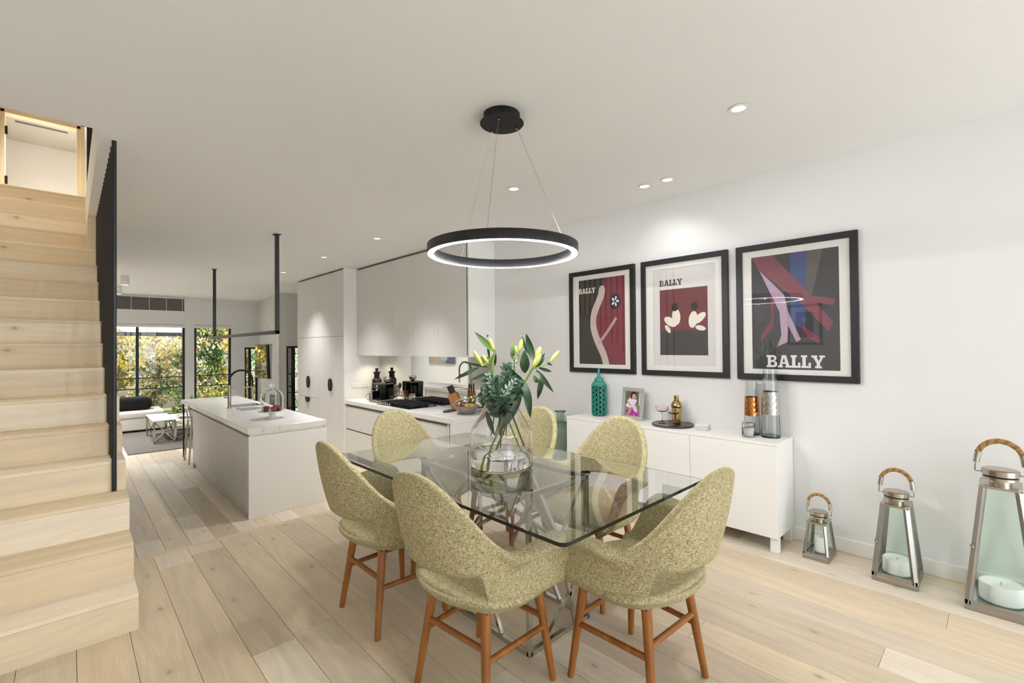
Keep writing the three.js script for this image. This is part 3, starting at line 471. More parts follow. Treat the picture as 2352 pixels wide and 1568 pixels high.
{ const c = thing('throw_cushion', 'flat black plush cushion lying on the white chaise', 'cushion', [1.02, 0.09, -13.0]); put('cover', rbox(-0.38, 0.3, 0, 0.27, -0.3, 0.25, 0.1, 5), M.velvet, c); }
function nestTable(name, label, x0, x1, z0, z1, h, top) {
  const t = thing(name, label, 'coffee table', [0, K + 0.014, 0]); const w = 0.028;
  for (const [x, z] of [[x0, z0], [x1, z0], [x0, z1], [x1, z1]]) put('leg', bar(V(x, 0, z), V(x, h - 0.02, z), w), M.chrome, t);
  put('base_rail', [[x0, z0, x1, z0], [x0, z1, x1, z1], [x0, z0, x0, z1], [x1, z0, x1, z1]].map(([a, b, c, d]) => bar(V(a, 0.014, b), V(c, 0.014, d), w)), M.chrome, t);
  put('cross_brace', [bar(V(x0, 0.03, z1), V(x1, h - 0.03, z1), 0.018), bar(V(x1, 0.03, z1), V(x0, h - 0.03, z1), 0.018), bar(V(x0, 0.03, z0), V(x0, h - 0.03, z1), 0.018), bar(V(x0, 0.03, z1), V(x0, h - 0.03, z0), 0.018)], M.chrome, t);
  put('table_top', rbox(x0 - 0.015, x1 + 0.015, h - 0.02, h, z0 - 0.015, z1 + 0.015, 0.003), top, t);
}
nestTable('nest_table', 'small chrome framed table with a white top beside the chaise', 1.14, 1.45, -11.85, -10.74, 0.43, M.white);
nestTable('nest_table', 'larger chrome framed table behind holding a plant and tray', 1.5, 2.35, -12.2, -11.0, 0.36, M.white);
{ const p = thing('potted_plant', 'small dark leafy plant in a grey pot on the chrome table', 'plant', [1.92, K + 0.376, -11.75]); put('pot', lathe([[0, 0], [0.06, 0], [0.08, 0.11], [0.072, 0.11], [0.06, 0.09], [0, 0.09]], 20), M.ceramicGrey, p);
  const g = []; for (let i = 0; i < 60; i++) { const a = rr(0, 6.28), e = rr(0.2, 1.4), l = rr(0.1, 0.24); const d = V(Math.cos(a) * Math.cos(e), Math.sin(e), Math.sin(a) * Math.cos(e)); const q = new THREE.ConeGeometry(0.022, l, 4).scale(1, 1, 0.3).translate(0, l / 2, 0).applyQuaternion(new THREE.Quaternion().setFromUnitVectors(V(0, 1, 0), d)).translate(d.x * 0.06, 0.1 + d.y * 0.1, d.z * 0.06); g.push(q); } put('foliage', g, M.euca, p, { kind: 'stuff' }); }
{ const t = thing('serving_tray', 'open silver tray with raised rim on the chrome table', 'tray', [1.85, K + 0.376, -11.28]); put('tray_base', rbox(-0.27, 0.27, 0, 0.01, -0.16, 0.16, 0.004), M.chrome, t); put('rim', [box(-0.27, 0.27, 0.05, 0.06, -0.165, -0.155), box(-0.27, 0.27, 0.05, 0.06, 0.155, 0.165), box(-0.275, -0.265, 0.05, 0.06, -0.165, 0.165), box(0.265, 0.275, 0.05, 0.06, -0.165, 0.165), ...[[-0.27, -0.16], [0.27, -0.16], [-0.27, 0.16], [0.27, 0.16], [0, 0.16], [0, -0.16]].map(([x, z]) => box(x - 0.004, x + 0.004, 0, 0.06, z - 0.004, z + 0.004))], M.chrome, t); }
{ const m = thing('wall_painting', 'grey and brown canvas on the living room left wall seen in mirror', 'painting', [-0.87, 1.5, -11.9], Math.PI / 2);
  put('canvas', rbox(-0.7, 0.7, -0.6, 0.5, 0, 0.035, 0.003), std({ map: canvasTex(256, 200, (c, w, h) => { c.fillStyle = '#8d949a'; c.fillRect(0, 0, w, h); c.fillStyle = '#5a616e'; c.beginPath(); c.moveTo(0, h); c.lineTo(90, h); c.lineTo(60, 40); c.lineTo(0, 80); c.fill(); c.fillStyle = '#a79684'; c.fillRect(130, 120, 110, 80); c.fillStyle = '#3a2d28'; c.fillRect(110, 100, 146, 26); c.fillStyle = '#9fb0a6'; c.beginPath(); c.arc(100, 150, 40, 0, 7); c.fill(); }), roughness: 0.8 }), m); }

// ------------------------------------------------------------------ dining table
{
  const t = thing('dining_table', 'rectangular clear glass dining table on a chrome lattice base', 'table');
  const x0 = 1.168, x1 = 2.215, z0 = -2.78, z1 = -0.985, r = 0.035, s = new THREE.Shape();
  s.moveTo(x0 + r, -z1); s.lineTo(x1 - r, -z1); s.quadraticCurveTo(x1, -z1, x1, -z1 + r); s.lineTo(x1, -z0 - r); s.quadraticCurveTo(x1, -z0, x1 - r, -z0); s.lineTo(x0 + r, -z0); s.quadraticCurveTo(x0, -z0, x0, -z0 - r); s.lineTo(x0, -z1 + r); s.quadraticCurveTo(x0, -z1, x0 + r, -z1);
  put('glass_top', new THREE.ExtrudeGeometry(s, { depth: 0.011, bevelEnabled: true, bevelSize: 0.0015, bevelThickness: 0.0015, bevelSegments: 2, bevelOffset: -0.0015, curveSegments: 6 }).rotateX(-Math.PI / 2).translate(0, 0.7385, 0), M.glass, t);
  const a0 = 1.505, a1 = 1.93, b0 = -2.33, b1 = -1.475, w = 0.022, ht = 0.715, xm = (a0 + a1) / 2, zm = (b0 + b1) / 2;
  const corners = [[a0, b0], [a1, b0], [a1, b1], [a0, b1]];
  for (const [x, z] of corners) { put('post', rbox(x - w / 2, x + w / 2, 0, ht + w / 2, z - w / 2, z + w / 2, 0.002), M.chrome, t); put('glass_disc', [cyl(0.025, 0.025, 0.731, 0.737, 20, x, z), cyl(0.012, 0.012, ht + w / 2, 0.732, 14, x, z)], M.chrome, t); }
  for (let i = 0; i < 4; i++) { const [x, z] = corners[i], [p, q] = corners[(i + 1) % 4]; put('base_rail', bar(V(x, w / 2, z), V(p, w / 2, q), w), M.chrome, t); put('top_rail', bar(V(x, ht, z), V(p, ht, q), w), M.chrome, t); }
  const L = (a, b) => put('brace', bar(a, b, 0.017), M.chrome, t);
  for (const z of [b0, b1]) { const n = V(xm, 0.45, z); L(V(a0, ht, z), n); L(V(a1, ht, z), n); L(n, V(a1 - 0.1, 0.02, z)); L(V(a0 + 0.1, 0.02, z), V(a1, 0.3, z)); }
  for (const x of [a0, a1]) { const n = V(x, 0.45, zm); L(V(x, ht, b0), n); L(V(x, ht, b1), n); L(n, V(x, 0.02, zm + 0.24)); L(n, V(x, 0.02, zm - 0.24)); }
  L(V(xm, 0.45, b1), V(a0, ht, zm - 0.1)); L(V(xm, 0.45, b1), V(a1, ht, zm)); L(V(xm, 0.45, b0), V(a1, ht, zm - 0.1)); L(V(xm, 0.45, b0), V(a0, ht, zm));
}
// ------------------------------------------------------------------ armchairs
function tubShell(rim = false) {
  const A = 0.71, AA = rim ? 0.285 : A, N = rim ? 48 : 130, d = rim ? 0.034 : 0.036;
  // U-shaped plan path by arc length
  const raw = []; for (let i = 0; i <= 400; i++) { const f = -Math.PI / 2 + Math.PI * i / 400, S = Math.sin(f), C = Math.cos(f); raw.push([0.282 * Math.sign(S) * Math.abs(S) ** (2 / 2.5), 0.255 - 0.5 * Math.abs(C) ** (2 / 2.5)]); }
  const cum = [0]; for (let i = 1; i < raw.length; i++) cum.push(cum[i - 1] + Math.hypot(raw[i][0] - raw[i - 1][0], raw[i][1] - raw[i - 1][1]));
  const tot = cum[cum.length - 1], at = (a) => { const q = (a / A * 0.5 + 0.5) * tot; let i = 1; while (i < cum.length - 1 && cum[i] < q) i++; const t = (q - cum[i - 1]) / (cum[i] - cum[i - 1] || 1); return [raw[i - 1][0] + (raw[i][0] - raw[i - 1][0]) * t, raw[i - 1][1] + (raw[i][1] - raw[i - 1][1]) * t]; };
  const smooth = (a, b, x) => { const t = Math.min(1, Math.max(0, (x - a) / (b - a))); return t * t * (3 - 2 * t); };
  const top = rim ? () => 0.474 : (a) => { const q = Math.abs(a); const arm = 0.632 + 0.034 * smooth(0.3, 0.47, q); const y = arm + 0.313 * Math.exp(-Math.pow(q / 0.212, 2.7)); const f = smooth(0.545, 0.705, q); return y * (1 - f) + 0.455 * f; };
  const bottom = rim ? () => 0.412 : (a) => { const q = Math.abs(a); return 0.412 + 0.158 * (1 - smooth(0.2, 0.25, q)); };
  const pos = [], uv = [], idx = [], LOOP = [];
  const nO = 18, nC = 8;
  for (let i = 0; i <= N; i++) {
    const a = -AA + 2 * AA * i / N, [px, pz] = at(a), e = 0.004, p0 = at(Math.max(-A, a - e)), p1 = at(Math.min(A, a + e));
    let tx = p1[0] - p0[0], tz = p1[1] - p0[1]; const l = Math.hypot(tx, tz); tx /= l; tz /= l; const nx = tz, nz = -tx; // outward
    const yt = top(a), yb = bottom(a), r = Math.min(d / 2, (yt - yb) / 2.2), wb = Math.exp(-Math.pow(Math.abs(a) / 0.3, 4)), ring = [];
    const q0 = Math.abs(a), F = rim ? 0 : 0.062 * smooth(0.24, 0.4, q0) * (1 - smooth(0.5, 0.69, q0)), ry = rim ? 0.03 : Math.min(0.02, (yt - yb) / 2.2);
    const lean = (y) => { const t = Math.max(0, (y - 0.47) / 0.19), k = Math.min(1, Math.max(0, (0.475 - y) / 0.065)), under = -0.055 * k * k * (rim ? 1 : 1 - wb * 0.3); return wb * (0.235 * Math.max(0, y - 0.45) + 0.018 * Math.sin(Math.max(0, y - 0.45) * 6.4)) + (1 - wb) * 0.024 * Math.min(1.2, t * t) + under; };
    const point = (off, y, s) => { const o = lean(y) + off; ring.push([px + nx * o, y, pz + nz * o, a, s]); };
    for (let k = 0; k <= nO; k++) { const y = yb + r + (yt - yb - r - ry) * k / nO; point(d / 2 + F * smooth(yt - 0.085, yt - ry * 0.8, y), y, y); }
    for (let k = 1; k < nC; k++) { const q = Math.PI * k / nC; point(F / 2 + (d + F) / 2 * Math.cos(q), yt - ry + ry * Math.pow(Math.sin(q), 0.8), yt + 0.012 * k); }
    for (let k = 0; k <= nO; k++) { const y = yt - ry - (yt - yb - r - ry) * k / nO; point(-d / 2, y, 2 * yt - y + 0.07); }
    for (let k = 1; k < nC; k++) { const q = Math.PI * k / nC; point(-d / 2 * Math.cos(q), yb + r - r * Math.sin(q), 0.4 - 0.01 * k); }
    LOOP.push(ring);
  }
  const n = LOOP[0].length, base = (i, k) => i * (n + 1) + k;
  for (const ring of LOOP) for (let k = 0; k <= n; k++) { const q = ring[k % n]; pos.push(q[0], q[1], q[2]); uv.push(q[3] / fabricSize, (k === n ? q[4] - 0.07 : q[4]) / fabricSize); }
  for (let i = 0; i < N; i++) for (let k = 0; k < n; k++) { const a = base(i, k), b = base(i, k + 1), c = base(i + 1, k + 1), e = base(i + 1, k); idx.push(a, b, c, a, c, e); }
  for (const i of [0, N]) { const c = pos.length / 3; let sx = 0, sy = 0, sz = 0; for (const q of LOOP[i]) { sx += q[0]; sy += q[1]; sz += q[2]; } pos.push(sx / n, sy / n, sz / n); uv.push(0.1, 0.1); for (let k = 0; k < n; k++) i ? idx.push(base(i, k), base(i, k + 1), c) : idx.push(base(i, k + 1), base(i, k), c); }
  const g = new THREE.BufferGeometry(); g.setAttribute('position', new THREE.Float32BufferAttribute(pos, 3)); g.setAttribute('uv', new THREE.Float32BufferAttribute(uv, 2)); g.setIndex(idx); g.computeVertexNormals(); return weldSeam(g, n, N);
}
function weldSeam(g, n, N) { const nr = g.attributes.normal; for (let i = 0; i <= N; i++) { const a = i * (n + 1), b = a + n; const v = V(nr.getX(a) + nr.getX(b), nr.getY(a) + nr.getY(b), nr.getZ(a) + nr.getZ(b)).normalize(); for (const k of [a, b]) nr.setXYZ(k, v.x, v.y, v.z); } return g; }
function seatPan() {
  const prof = [[0, 0.452], [0.3, 0.452], [0.6, 0.455], [0.82, 0.461], [0.92, 0.466], [0.97, 0.463], [1.0, 0.45], [1.0, 0.437], [0.975, 0.422], [0.92, 0.411], [0.8, 0.404], [0.5, 0.4], [0, 0.4]], TH = 72, pos = [], uv = [], idx = [];
  prof.forEach(([q, y]) => { for (let j = 0; j <= TH; j++) { const t = 2 * Math.PI * j / TH, S = Math.sin(t), C = Math.cos(t), x = 0.268 * Math.sign(S) * Math.abs(S) ** (2 / 2.7) * q, back = Math.max(0, -C), z = (C < 0 ? 0.243 : 0.272) * Math.sign(C) * Math.abs(C) ** (2 / 2.7) * q + 0.0; const lift = q > 0.7 ? 0.022 * back * (q - 0.7) / 0.3 : 0; const dip = q > 0.8 && C > 0 ? -0.012 * C * (q - 0.8) / 0.2 : 0; pos.push(x, y + lift + dip, z); uv.push(x / fabricSize + 0.3 + (y < 0.43 ? 0.4 : 0), z / fabricSize + y * 2); } });
  for (let i = 0; i < prof.length - 1; i++) for (let j = 0; j < TH; j++) { const a = i * (TH + 1) + j, b = a + 1, c = b + TH + 1, e = a + TH + 1; idx.push(a, e, b, b, e, c); }
  const g = new THREE.BufferGeometry(); g.setAttribute('position', new THREE.Float32BufferAttribute(pos, 3)); g.setAttribute('uv', new THREE.Float32BufferAttribute(uv, 2)); g.setIndex(idx); g.computeVertexNormals(); return weldSeam(g, TH, prof.length - 1);
}
function makeChair(label) {
  const c = thing('dining_armchair', label, 'chair', [0, 0, 0], 0, 'green woven armchairs at the glass table');
  put('seat', [seatPan(), tubShell(true)], M.fabric, c); put('backrest', tubShell(), M.fabric, c);
  const foot = { bl: [-0.2, -0.19], br: [0.2, -0.19], fl: [-0.22, 0.192], fr: [0.22, 0.192] }, head = { bl: [-0.15, -0.135], br: [0.15, -0.135], fl: [-0.17, 0.15], fr: [0.17, 0.15] };
  const P = (k, y) => { const t = y / 0.412; return V(foot[k][0] + (head[k][0] - foot[k][0]) * t, y, foot[k][1] + (head[k][1] - foot[k][1]) * t); };
  for (const k of ['bl', 'br', 'fl', 'fr']) { const g = rod(P(k, 0.001), P(k, 0.412), 0.0135, 0.021, 14); put('leg', metreUV(g, 'y', 0, 0, 3, 1.4), M.chairWood, c); const q = P(k, 0.375), s = new THREE.Vector3(-Math.sign(q.x), 0, 0); put('bracket_bolt', rod(q.clone().addScaledVector(s, 0.012), q.clone().addScaledVector(s, 0.026), 0.005, 0.005, 8), M.black, c); }
  for (const [a, b, y] of [['bl', 'br', 0.265], ['fl', 'fr', 0.265], ['bl', 'fl', 0.225], ['br', 'fr', 0.225]]) put('stretcher', metreUV(rod(P(a, y), P(b, y), 0.0125, 0.0125, 12), 'x', 0, 0, 3, 1.4), M.chairWood, c);
  put('underframe', [rbox(-0.17, 0.17, 0.39, 0.405, -0.15, -0.12, 0.003), rbox(-0.19, 0.19, 0.39, 0.405, 0.135, 0.165, 0.003), rbox(-0.015, 0.015, 0.39, 0.405, -0.14, 0.15, 0.003)], M.black, c);
  return c;
}
{
  const c0 = makeChair('green woven armchair in front, back turned, left side of the table');
  c0.position.set(1.262, 0, -1.51); c0.rotation.y = 95 * D2R;
  const more = [[1.258, -2.265, 90, 'green woven armchair furthest left, side by side with the front one'], [1.749, -1.065, 177.5, 'green woven armchair at the near table end beside the lanterns'],
    [1.735, -2.7, 4, 'green woven armchair at the far table end before the kitchen drawers'], [2.215, -1.665, -90, 'green woven armchair with its back against the sideboard doors'], [2.225, -2.375, -88, 'green woven armchair partly hidden behind the flower vase']];
  for (const [x, z, a, l] of more) copyOf(c0, l, [x, 0, z], a * D2R);
}
// ------------------------------------------------------------------ vase and bouquet
const VP = V(1.682, 0.752, -1.848);
{
  const v = thing('glass_vase', 'large clear glass bottle vase with sloping shoulders holding lilies', 'vase', [VP.x, VP.y, VP.z]);
  const out = [[0.001, 0], [0.155, 0], [0.164, 0.006], [0.1665, 0.015], [0.1665, 0.185], [0.163, 0.2], [0.155, 0.213], [0.095, 0.318], [0.088, 0.333], [0.087, 0.385], [0.09, 0.39]];
  const inn = [[0.087, 0.391], [0.083, 0.385], [0.084, 0.333], [0.091, 0.316], [0.151, 0.211], [0.159, 0.199], [0.1625, 0.184], [0.1625, 0.018], [0.158, 0.012], [0.001, 0.012]];
  put('glass_body', lathe([...out, ...inn], 72), M.clear, v);
  put('water', lathe([[0.001, 0.0128], [0.1575, 0.0128], [0.1618, 0.019], [0.1618, 0.09], [0.001, 0.09]], 72), M.water, v, { label: 'clear water in the vase' });
}
// local frame of the bouquet: r to the right, u up, f towards the window side
const BR = V(0.7226, 0, 0.6912), BF = V(-0.6912, 0, 0.7226);
const B = (px, py, f = 0) => VP.clone().addScaledVector(BR, (px - 1152) / 427).addScaledVector(V(0, 1, 0), (1074 - py) / 427).addScaledVector(BF, f);
function leafBlade(a, b, w, sag = 0.015, side = BF) {  // lance-shaped leaf with a keel and real thickness
  const d = b.clone().sub(a), l = d.length(), dir = d.clone().normalize(), s = dir.clone().cross(side).normalize(), n = s.clone().cross(dir).normalize(), N = 10, pos = [], uv = [], idx = [];
  for (let i = 0; i <= N; i++) { const t = i / N, ww = w * Math.pow(Math.sin(Math.PI * Math.min(1, t * 0.97 + 0.03)), 0.8) * (1 - 0.35 * t), c = a.clone().addScaledVector(d, t).addScaledVector(n, sag * Math.sin(Math.PI * t)); for (const [k, dep] of [[-1, 0], [0, -0.18], [1, 0]]) { const p = c.clone().addScaledVector(s, k * ww / 2).addScaledVector(n, dep * ww); for (const o of [0.0005, -0.0005]) { const q = p.clone().addScaledVector(n, o); pos.push(q.x, q.y, q.z); uv.push(0.5 + k * 0.5, t); } } }
  const I = (i, k, o) => i * 6 + k * 2 + o; for (let i = 0; i < N; i++) for (let k = 0; k < 2; k++) for (const o of [0, 1]) { const A = I(i, k, o), C = I(i, k + 1, o), D = I(i + 1, k + 1, o), E = I(i + 1, k, o); o ? idx.push(A, D, C, A, E, D) : idx.push(A, C, D, A, D, E); }
  const g = new THREE.BufferGeometry(); g.setAttribute('position', new THREE.Float32BufferAttribute(pos, 3)); g.setAttribute('uv', new THREE.Float32BufferAttribute(uv, 2)); g.setIndex(idx); g.computeVertexNormals(); return g;
}
function budGeo(base, tip, r) { const d = tip.clone().sub(base), l = d.length(); const g = lathe([[0.002, 0], [r * 0.55, l * 0.06], [r * 0.82, l * 0.25], [r, l * 0.5], [r * 0.86, l * 0.75], [r * 0.45, l * 0.93], [0.001, l]], 12); const p = g.attributes.position; for (let i = 0; i < p.count; i++) { const x = p.getX(i), z = p.getZ(i), a = Math.atan2(z, x), k = 1 + 0.13 * Math.cos(3 * a); p.setX(i, x * k); p.setZ(i, z * k); } g.computeVertexNormals(); return g.applyQuaternion(new THREE.Quaternion().setFromUnitVectors(V(0, 1, 0), d.normalize())).translate(base.x, base.y, base.z); }
function lily(label, stemPts, buds, leaves, mat = M.stem) {
  const t = thing('lily_stem', label, 'flower'); t.userData.group = 'lilies in the glass vase';
  put('stem', tube(stemPts, 0.0052, 40, 8), mat, t);
  const end = stemPts[stemPts.length - 1];
  for (const [base, tip, r] of buds) { put('bud_stalk', tube([end.clone(), end.clone().lerp(base, 0.6).add(V(0, -0.006, 0)), base.clone()], 0.003, 10, 6), mat, t); put('bud', budGeo(base, tip, r), M.bud, t); }
  for (const [a, b, w, m, sag] of leaves) put('leaf', leafBlade(a, b, w, sag ?? 0.02), m ?? M.leafDark, t);
}
const D = M.leafDark, PL = M.leafPale;
lily('lily stem with pale buds leaning left over the kitchen bench', [B(1212, 1070, 0.02), B(1172, 975, 0.02), B(1140, 900, 0.01), B(1133, 850, 0.02), B(1137, 815, 0.02)],
  [[B(1111, 842, 0.03), B(1091, 806, 0.04), 0.0125], [B(1124, 838, 0.0), B(1110, 816, 0.0), 0.01], [B(1137, 806, 0.03), B(1128, 778, 0.03), 0.009]],
  [[B(1141, 812, 0.04), B(1094, 764, 0.06), 0.04, PL, -0.02], [B(1103, 845, 0.02), B(1047, 871, 0.05), 0.026, D, 0.03], [B(1122, 846, -0.02), B(1061, 832, -0.03), 0.016, D], [B(1122, 858, 0.05), B(1085, 872, 0.09), 0.022, D, 0.02], [B(1139, 842, 0), B(1141, 806, 0), 0.018, D], [B(1126, 826, -0.02), B(1121, 780, -0.03), 0.017, D], [B(1121, 776, 0.02), B(1127, 768, 0.02), 0.01, D]]);
lily('tallest lily stem in the middle with an upright bud', [B(1110, 1082, 0.05), B(1131, 1022, 0.05), B(1151, 977, 0.04), B(1172, 900, 0.02), B(1186, 845, 0.01), B(1195, 818, 0.0)],
  [[B(1196, 808, 0), B(1202, 781, 0), 0.011], [B(1189, 814, 0.02), B(1187, 796, 0.02), 0.008]],
  [[B(1180, 826, 0.02), B(1179, 789, 0.03), 0.03, PL], [B(1207, 858, 0.03), B(1206, 806, 0.04), 0.062, D], [B(1213, 814, -0.02), B(1198, 764, -0.03), 0.018, D], [B(1228, 832, 0), B(1211, 768, 0), 0.048, D, -0.02], [B(1190, 870, 0.05), B(1165, 838, 0.08), 0.03, D]]);
lily('lily stem bending right with bright green buds', [B(1120, 1084, -0.02), B(1142, 1030, -0.02), B(1166, 975, -0.01), B(1192, 910, 0.0), B(1215, 866, 0.01), B(1224, 850, 0.02)],
  [[B(1226, 845, 0.04), B(1244, 815, 0.05), 0.0155], [B(1234, 824, 0.0), B(1245, 799, 0.0), 0.014], [B(1267, 833, 0.0), B(1288, 808, 0.0), 0.011]],
  [[B(1233, 852, 0.03), B(1271, 902, 0.07), 0.032, D, 0.025], [B(1248, 862, 0), B(1236, 920, 0), 0.038, D, 0.02], [B(1240, 848, -0.03), B(1271, 858, -0.05), 0.022, D], [B(1232, 850, -0.02), B(1256, 813, -0.04), 0.036, D], [B(1258, 836, 0.02), B(1270, 842, 0.03), 0.018, D], [B(1228, 866, -0.04), B(1238, 884, -0.06), 0.03, PL]]);
lily('lily stem with broad drooping leaves at the vase mouth', [B(1205, 1034, -0.09), B(1190, 990, -0.05), B(1176, 940, 0), B(1190, 890, 0.03), B(1206, 878, 0.04)], [],
  [[B(1208, 880, 0.05), B(1218, 957, 0.09), 0.05, D, 0.035], [B(1198, 912, 0.06), B(1148, 988, 0.08), 0.05, D, 0.02], [B(1120, 944, 0.05), B(1138, 998, 0.06), 0.034, D, 0.02], [B(1200, 890, 0.02), B(1186, 858, 0.03), 0.05, D]], M.stemBrown);
function eucalyptus(label, pts, n, w, mat) {
  const t = thing('eucalyptus_sprig', label, 'foliage'); t.userData.group = 'eucalyptus in the glass vase';
  put('stem', tube(pts, 0.0028, 40, 6), M.stemBrown, t); const c = new THREE.CatmullRomCurve3(pts), g = [];
  for (let i = 0; i < n; i++) { const q = 0.35 + 0.65 * i / n, p = c.getPoint(q), tg = c.getTangent(q), a = i * 2.4 + rr(-0.4, 0.4), s = V(1, 0, 0).cross(tg).normalize(), s2 = s.clone().cross(tg), o = s.multiplyScalar(Math.cos(a)).addScaledVector(s2, Math.sin(a)), l = w * rr(0.8, 1.35) * (1 - 0.35 * q); g.push(leafBlade(p, p.clone().addScaledVector(o, l * 1.4).addScaledVector(tg, l * 0.7), l * 0.85, 0.003, o.clone().cross(tg).add(V(rr(-0.4, 0.4), rr(-0.4, 0.4), rr(-0.4, 0.4))))); }
  put('leaves', g, mat, t, { kind: 'stuff' });
}
const EU = [[1112, 1030, 1136, 960, 1145, 900, 1120, 862, 0.05, 'eu'], [1180, 1030, 1165, 960, 1150, 900, 1138, 868, 0.1], [1150, 1040, 1156, 960, 1160, 890, 1165, 838, 0.07], [1160, 1030, 1156, 960, 1140, 915, 1108, 900, 0.06], [1170, 1030, 1160, 960, 1172, 900, 1192, 872, 0.08], [1140, 1030, 1148, 960, 1128, 925, 1112, 912, 0.0], [1150, 1040, 1158, 950, 1178, 915, 1200, 896, 0.05], [1140, 1030, 1152, 955, 1150, 920, 1140, 880, 0.13], [1150, 1030, 1150, 955, 1165, 900, 1178, 860, -0.05], [1130, 1030, 1148, 960, 1135, 910, 1115, 880, -0.05], [1150, 1000, 1152, 950, 1162, 925, 1172, 905, 0.12]];
const EL = ['front left of the bunch', 'front centre of the bunch', 'tall middle of the bunch', 'lower left of the bunch', 'right of the bunch', 'low left at the vase neck', 'low right at the vase neck', 'nearest the camera', 'behind the tall bud', 'behind the left buds', 'hanging over the neck in front'];
EU.forEach((e, i) => eucalyptus('grey green eucalyptus sprig, ' + EL[i], [B(1140 + (e[0] - 1150) * 0.5 + 8, 1000, 0.02), B(e[2], e[3], e[8] * 0.3), B(e[4], e[5], e[8]), B(e[6], e[7], e[8])], 40, 0.034, M.euca));
[[1150, 1030, 1152, 955, 1110, 915, 1042, 924, 0.03, 'reaching left over the fruit bowl'], [1150, 1030, 1155, 950, 1180, 880, 1184, 822, 0.06, 'standing upright beside the tall bud'], [1150, 1030, 1152, 955, 1135, 890, 1124, 855, 0.12, 'pale leaved, below the left buds'], [1150, 1030, 1152, 955, 1160, 900, 1186, 870, 0.16, 'pale leaved, crossing the dark mass']].forEach((e) => eucalyptus('silvery eucalyptus sprig ' + e[9], [B(e[0], e[1], 0), B(e[2], e[3], e[8] * 0.3), B(e[4], e[5], e[8]), B(e[6], e[7], e[8])], 34, 0.02, M.eucaPale));

// ------------------------------------------------------------------ lights
const downs = [[2.614, -0.945, 'recessed round downlight nearest the pictures on the right'], [2.602, -2.684, 'recessed round downlight seen beneath the pendant cables'], [2.604, -4.989, 'recessed round downlight over the kitchen bench end'], [2.593, -6.507, 'recessed round downlight between island and overhead cupboards'], [2.605, -8.26, 'recessed round downlight nearest the pantry cupboards']];
let dl0;
function downlight(x, z, label, wash, power = z < -4 ? KITCH_I : DINE_I) {
  if (!dl0) { dl0 = thing('downlight', label, 'downlight', [x, H, z], 0, 'recessed ceiling downlights'); put('trim_ring', lathe([[0.036, -0.001], [0.036, -0.006], [0.05, -0.005], [0.054, 0], [0.036, 0]], 36), M.white, dl0); put('lens', cyl(0.036, 0.036, -0.004, -0.0005, 32), M.lampGlow, dl0); }
  else copyOf(dl0, label, [x, H, z]);
  const l = new THREE.SpotLight(LAMP, wash ? WASH_I : power, 0, (wash ? 48 : 44) * D2R, wash ? 1 : 0.9, 2); l.position.set(x, H - 0.012, z); l.target.position.set(wash ? XR : x, wash ? wash : 0, z + (wash ? 0 : 0.001)); l.castShadow = true; l.shadow.radius = 2; scene.add(l, l.target);
}
downs.forEach(([x, z, l]) => downlight(x, z, l));
downlight(3.336, -1.935, 'left one of the close pair of downlights by the right wall', 1.95); downlight(3.335, -1.737, 'right one of the close pair of downlights by the right wall', 1.55);
// the same fittings continue behind the photographer
downlight(2.6, 0.9, 'recessed round downlight in the ceiling behind the camera'); downlight(0.6, 1.6, 'recessed round downlight furthest behind the camera');
for (const [x, z] of [[0.7, -10.39], [0.715, -12.18], [-0.3, -10.39], [-0.3, -12.18]]) { const l = new THREE.SpotLight(LAMP, LIVING_I, 0, 60 * D2R, 0.8, 2); l.position.set(x, H - 0.17, z); l.target.position.set(x, -1, z); l.castShadow = true; l.shadow.radius = 2; scene.add(l, l.target); }
{ // upstairs lamps, out of view
  for (const [x, z, l, I, c] of [[-0.35, -9.0, 'ceiling lamp of the upper landing', 22, new THREE.Color(1, 0.78, 0.5)], [0.5, -11.3, 'ceiling lamp of the upstairs room', 55, new THREE.Color(1, 0.96, 0.9)], [-0.4, -5.6, 'ceiling lamp above the staircase', 16, new THREE.Color(1, 0.9, 0.75)]]) {
    const u = thing('ceiling_lamp', l, 'ceiling light', [x, 5.5, z]); put('shade', lathe([[0.14, 0], [0.14, -0.05], [0.12, -0.05], [0.12, 0]], 28), M.white, u); put('lamp_diffuser', cyl(0.12, 0.12, -0.045, -0.035, 28), M.lampGlow, u);
    const p = new THREE.SpotLight(c, I, 0, 75 * D2R, 0.9, 2); p.position.set(x, 5.44, z); p.target.position.set(x, 0, z + 0.001); p.castShadow = true; p.shadow.radius = 4; scene.add(p, p.target);
  }
}
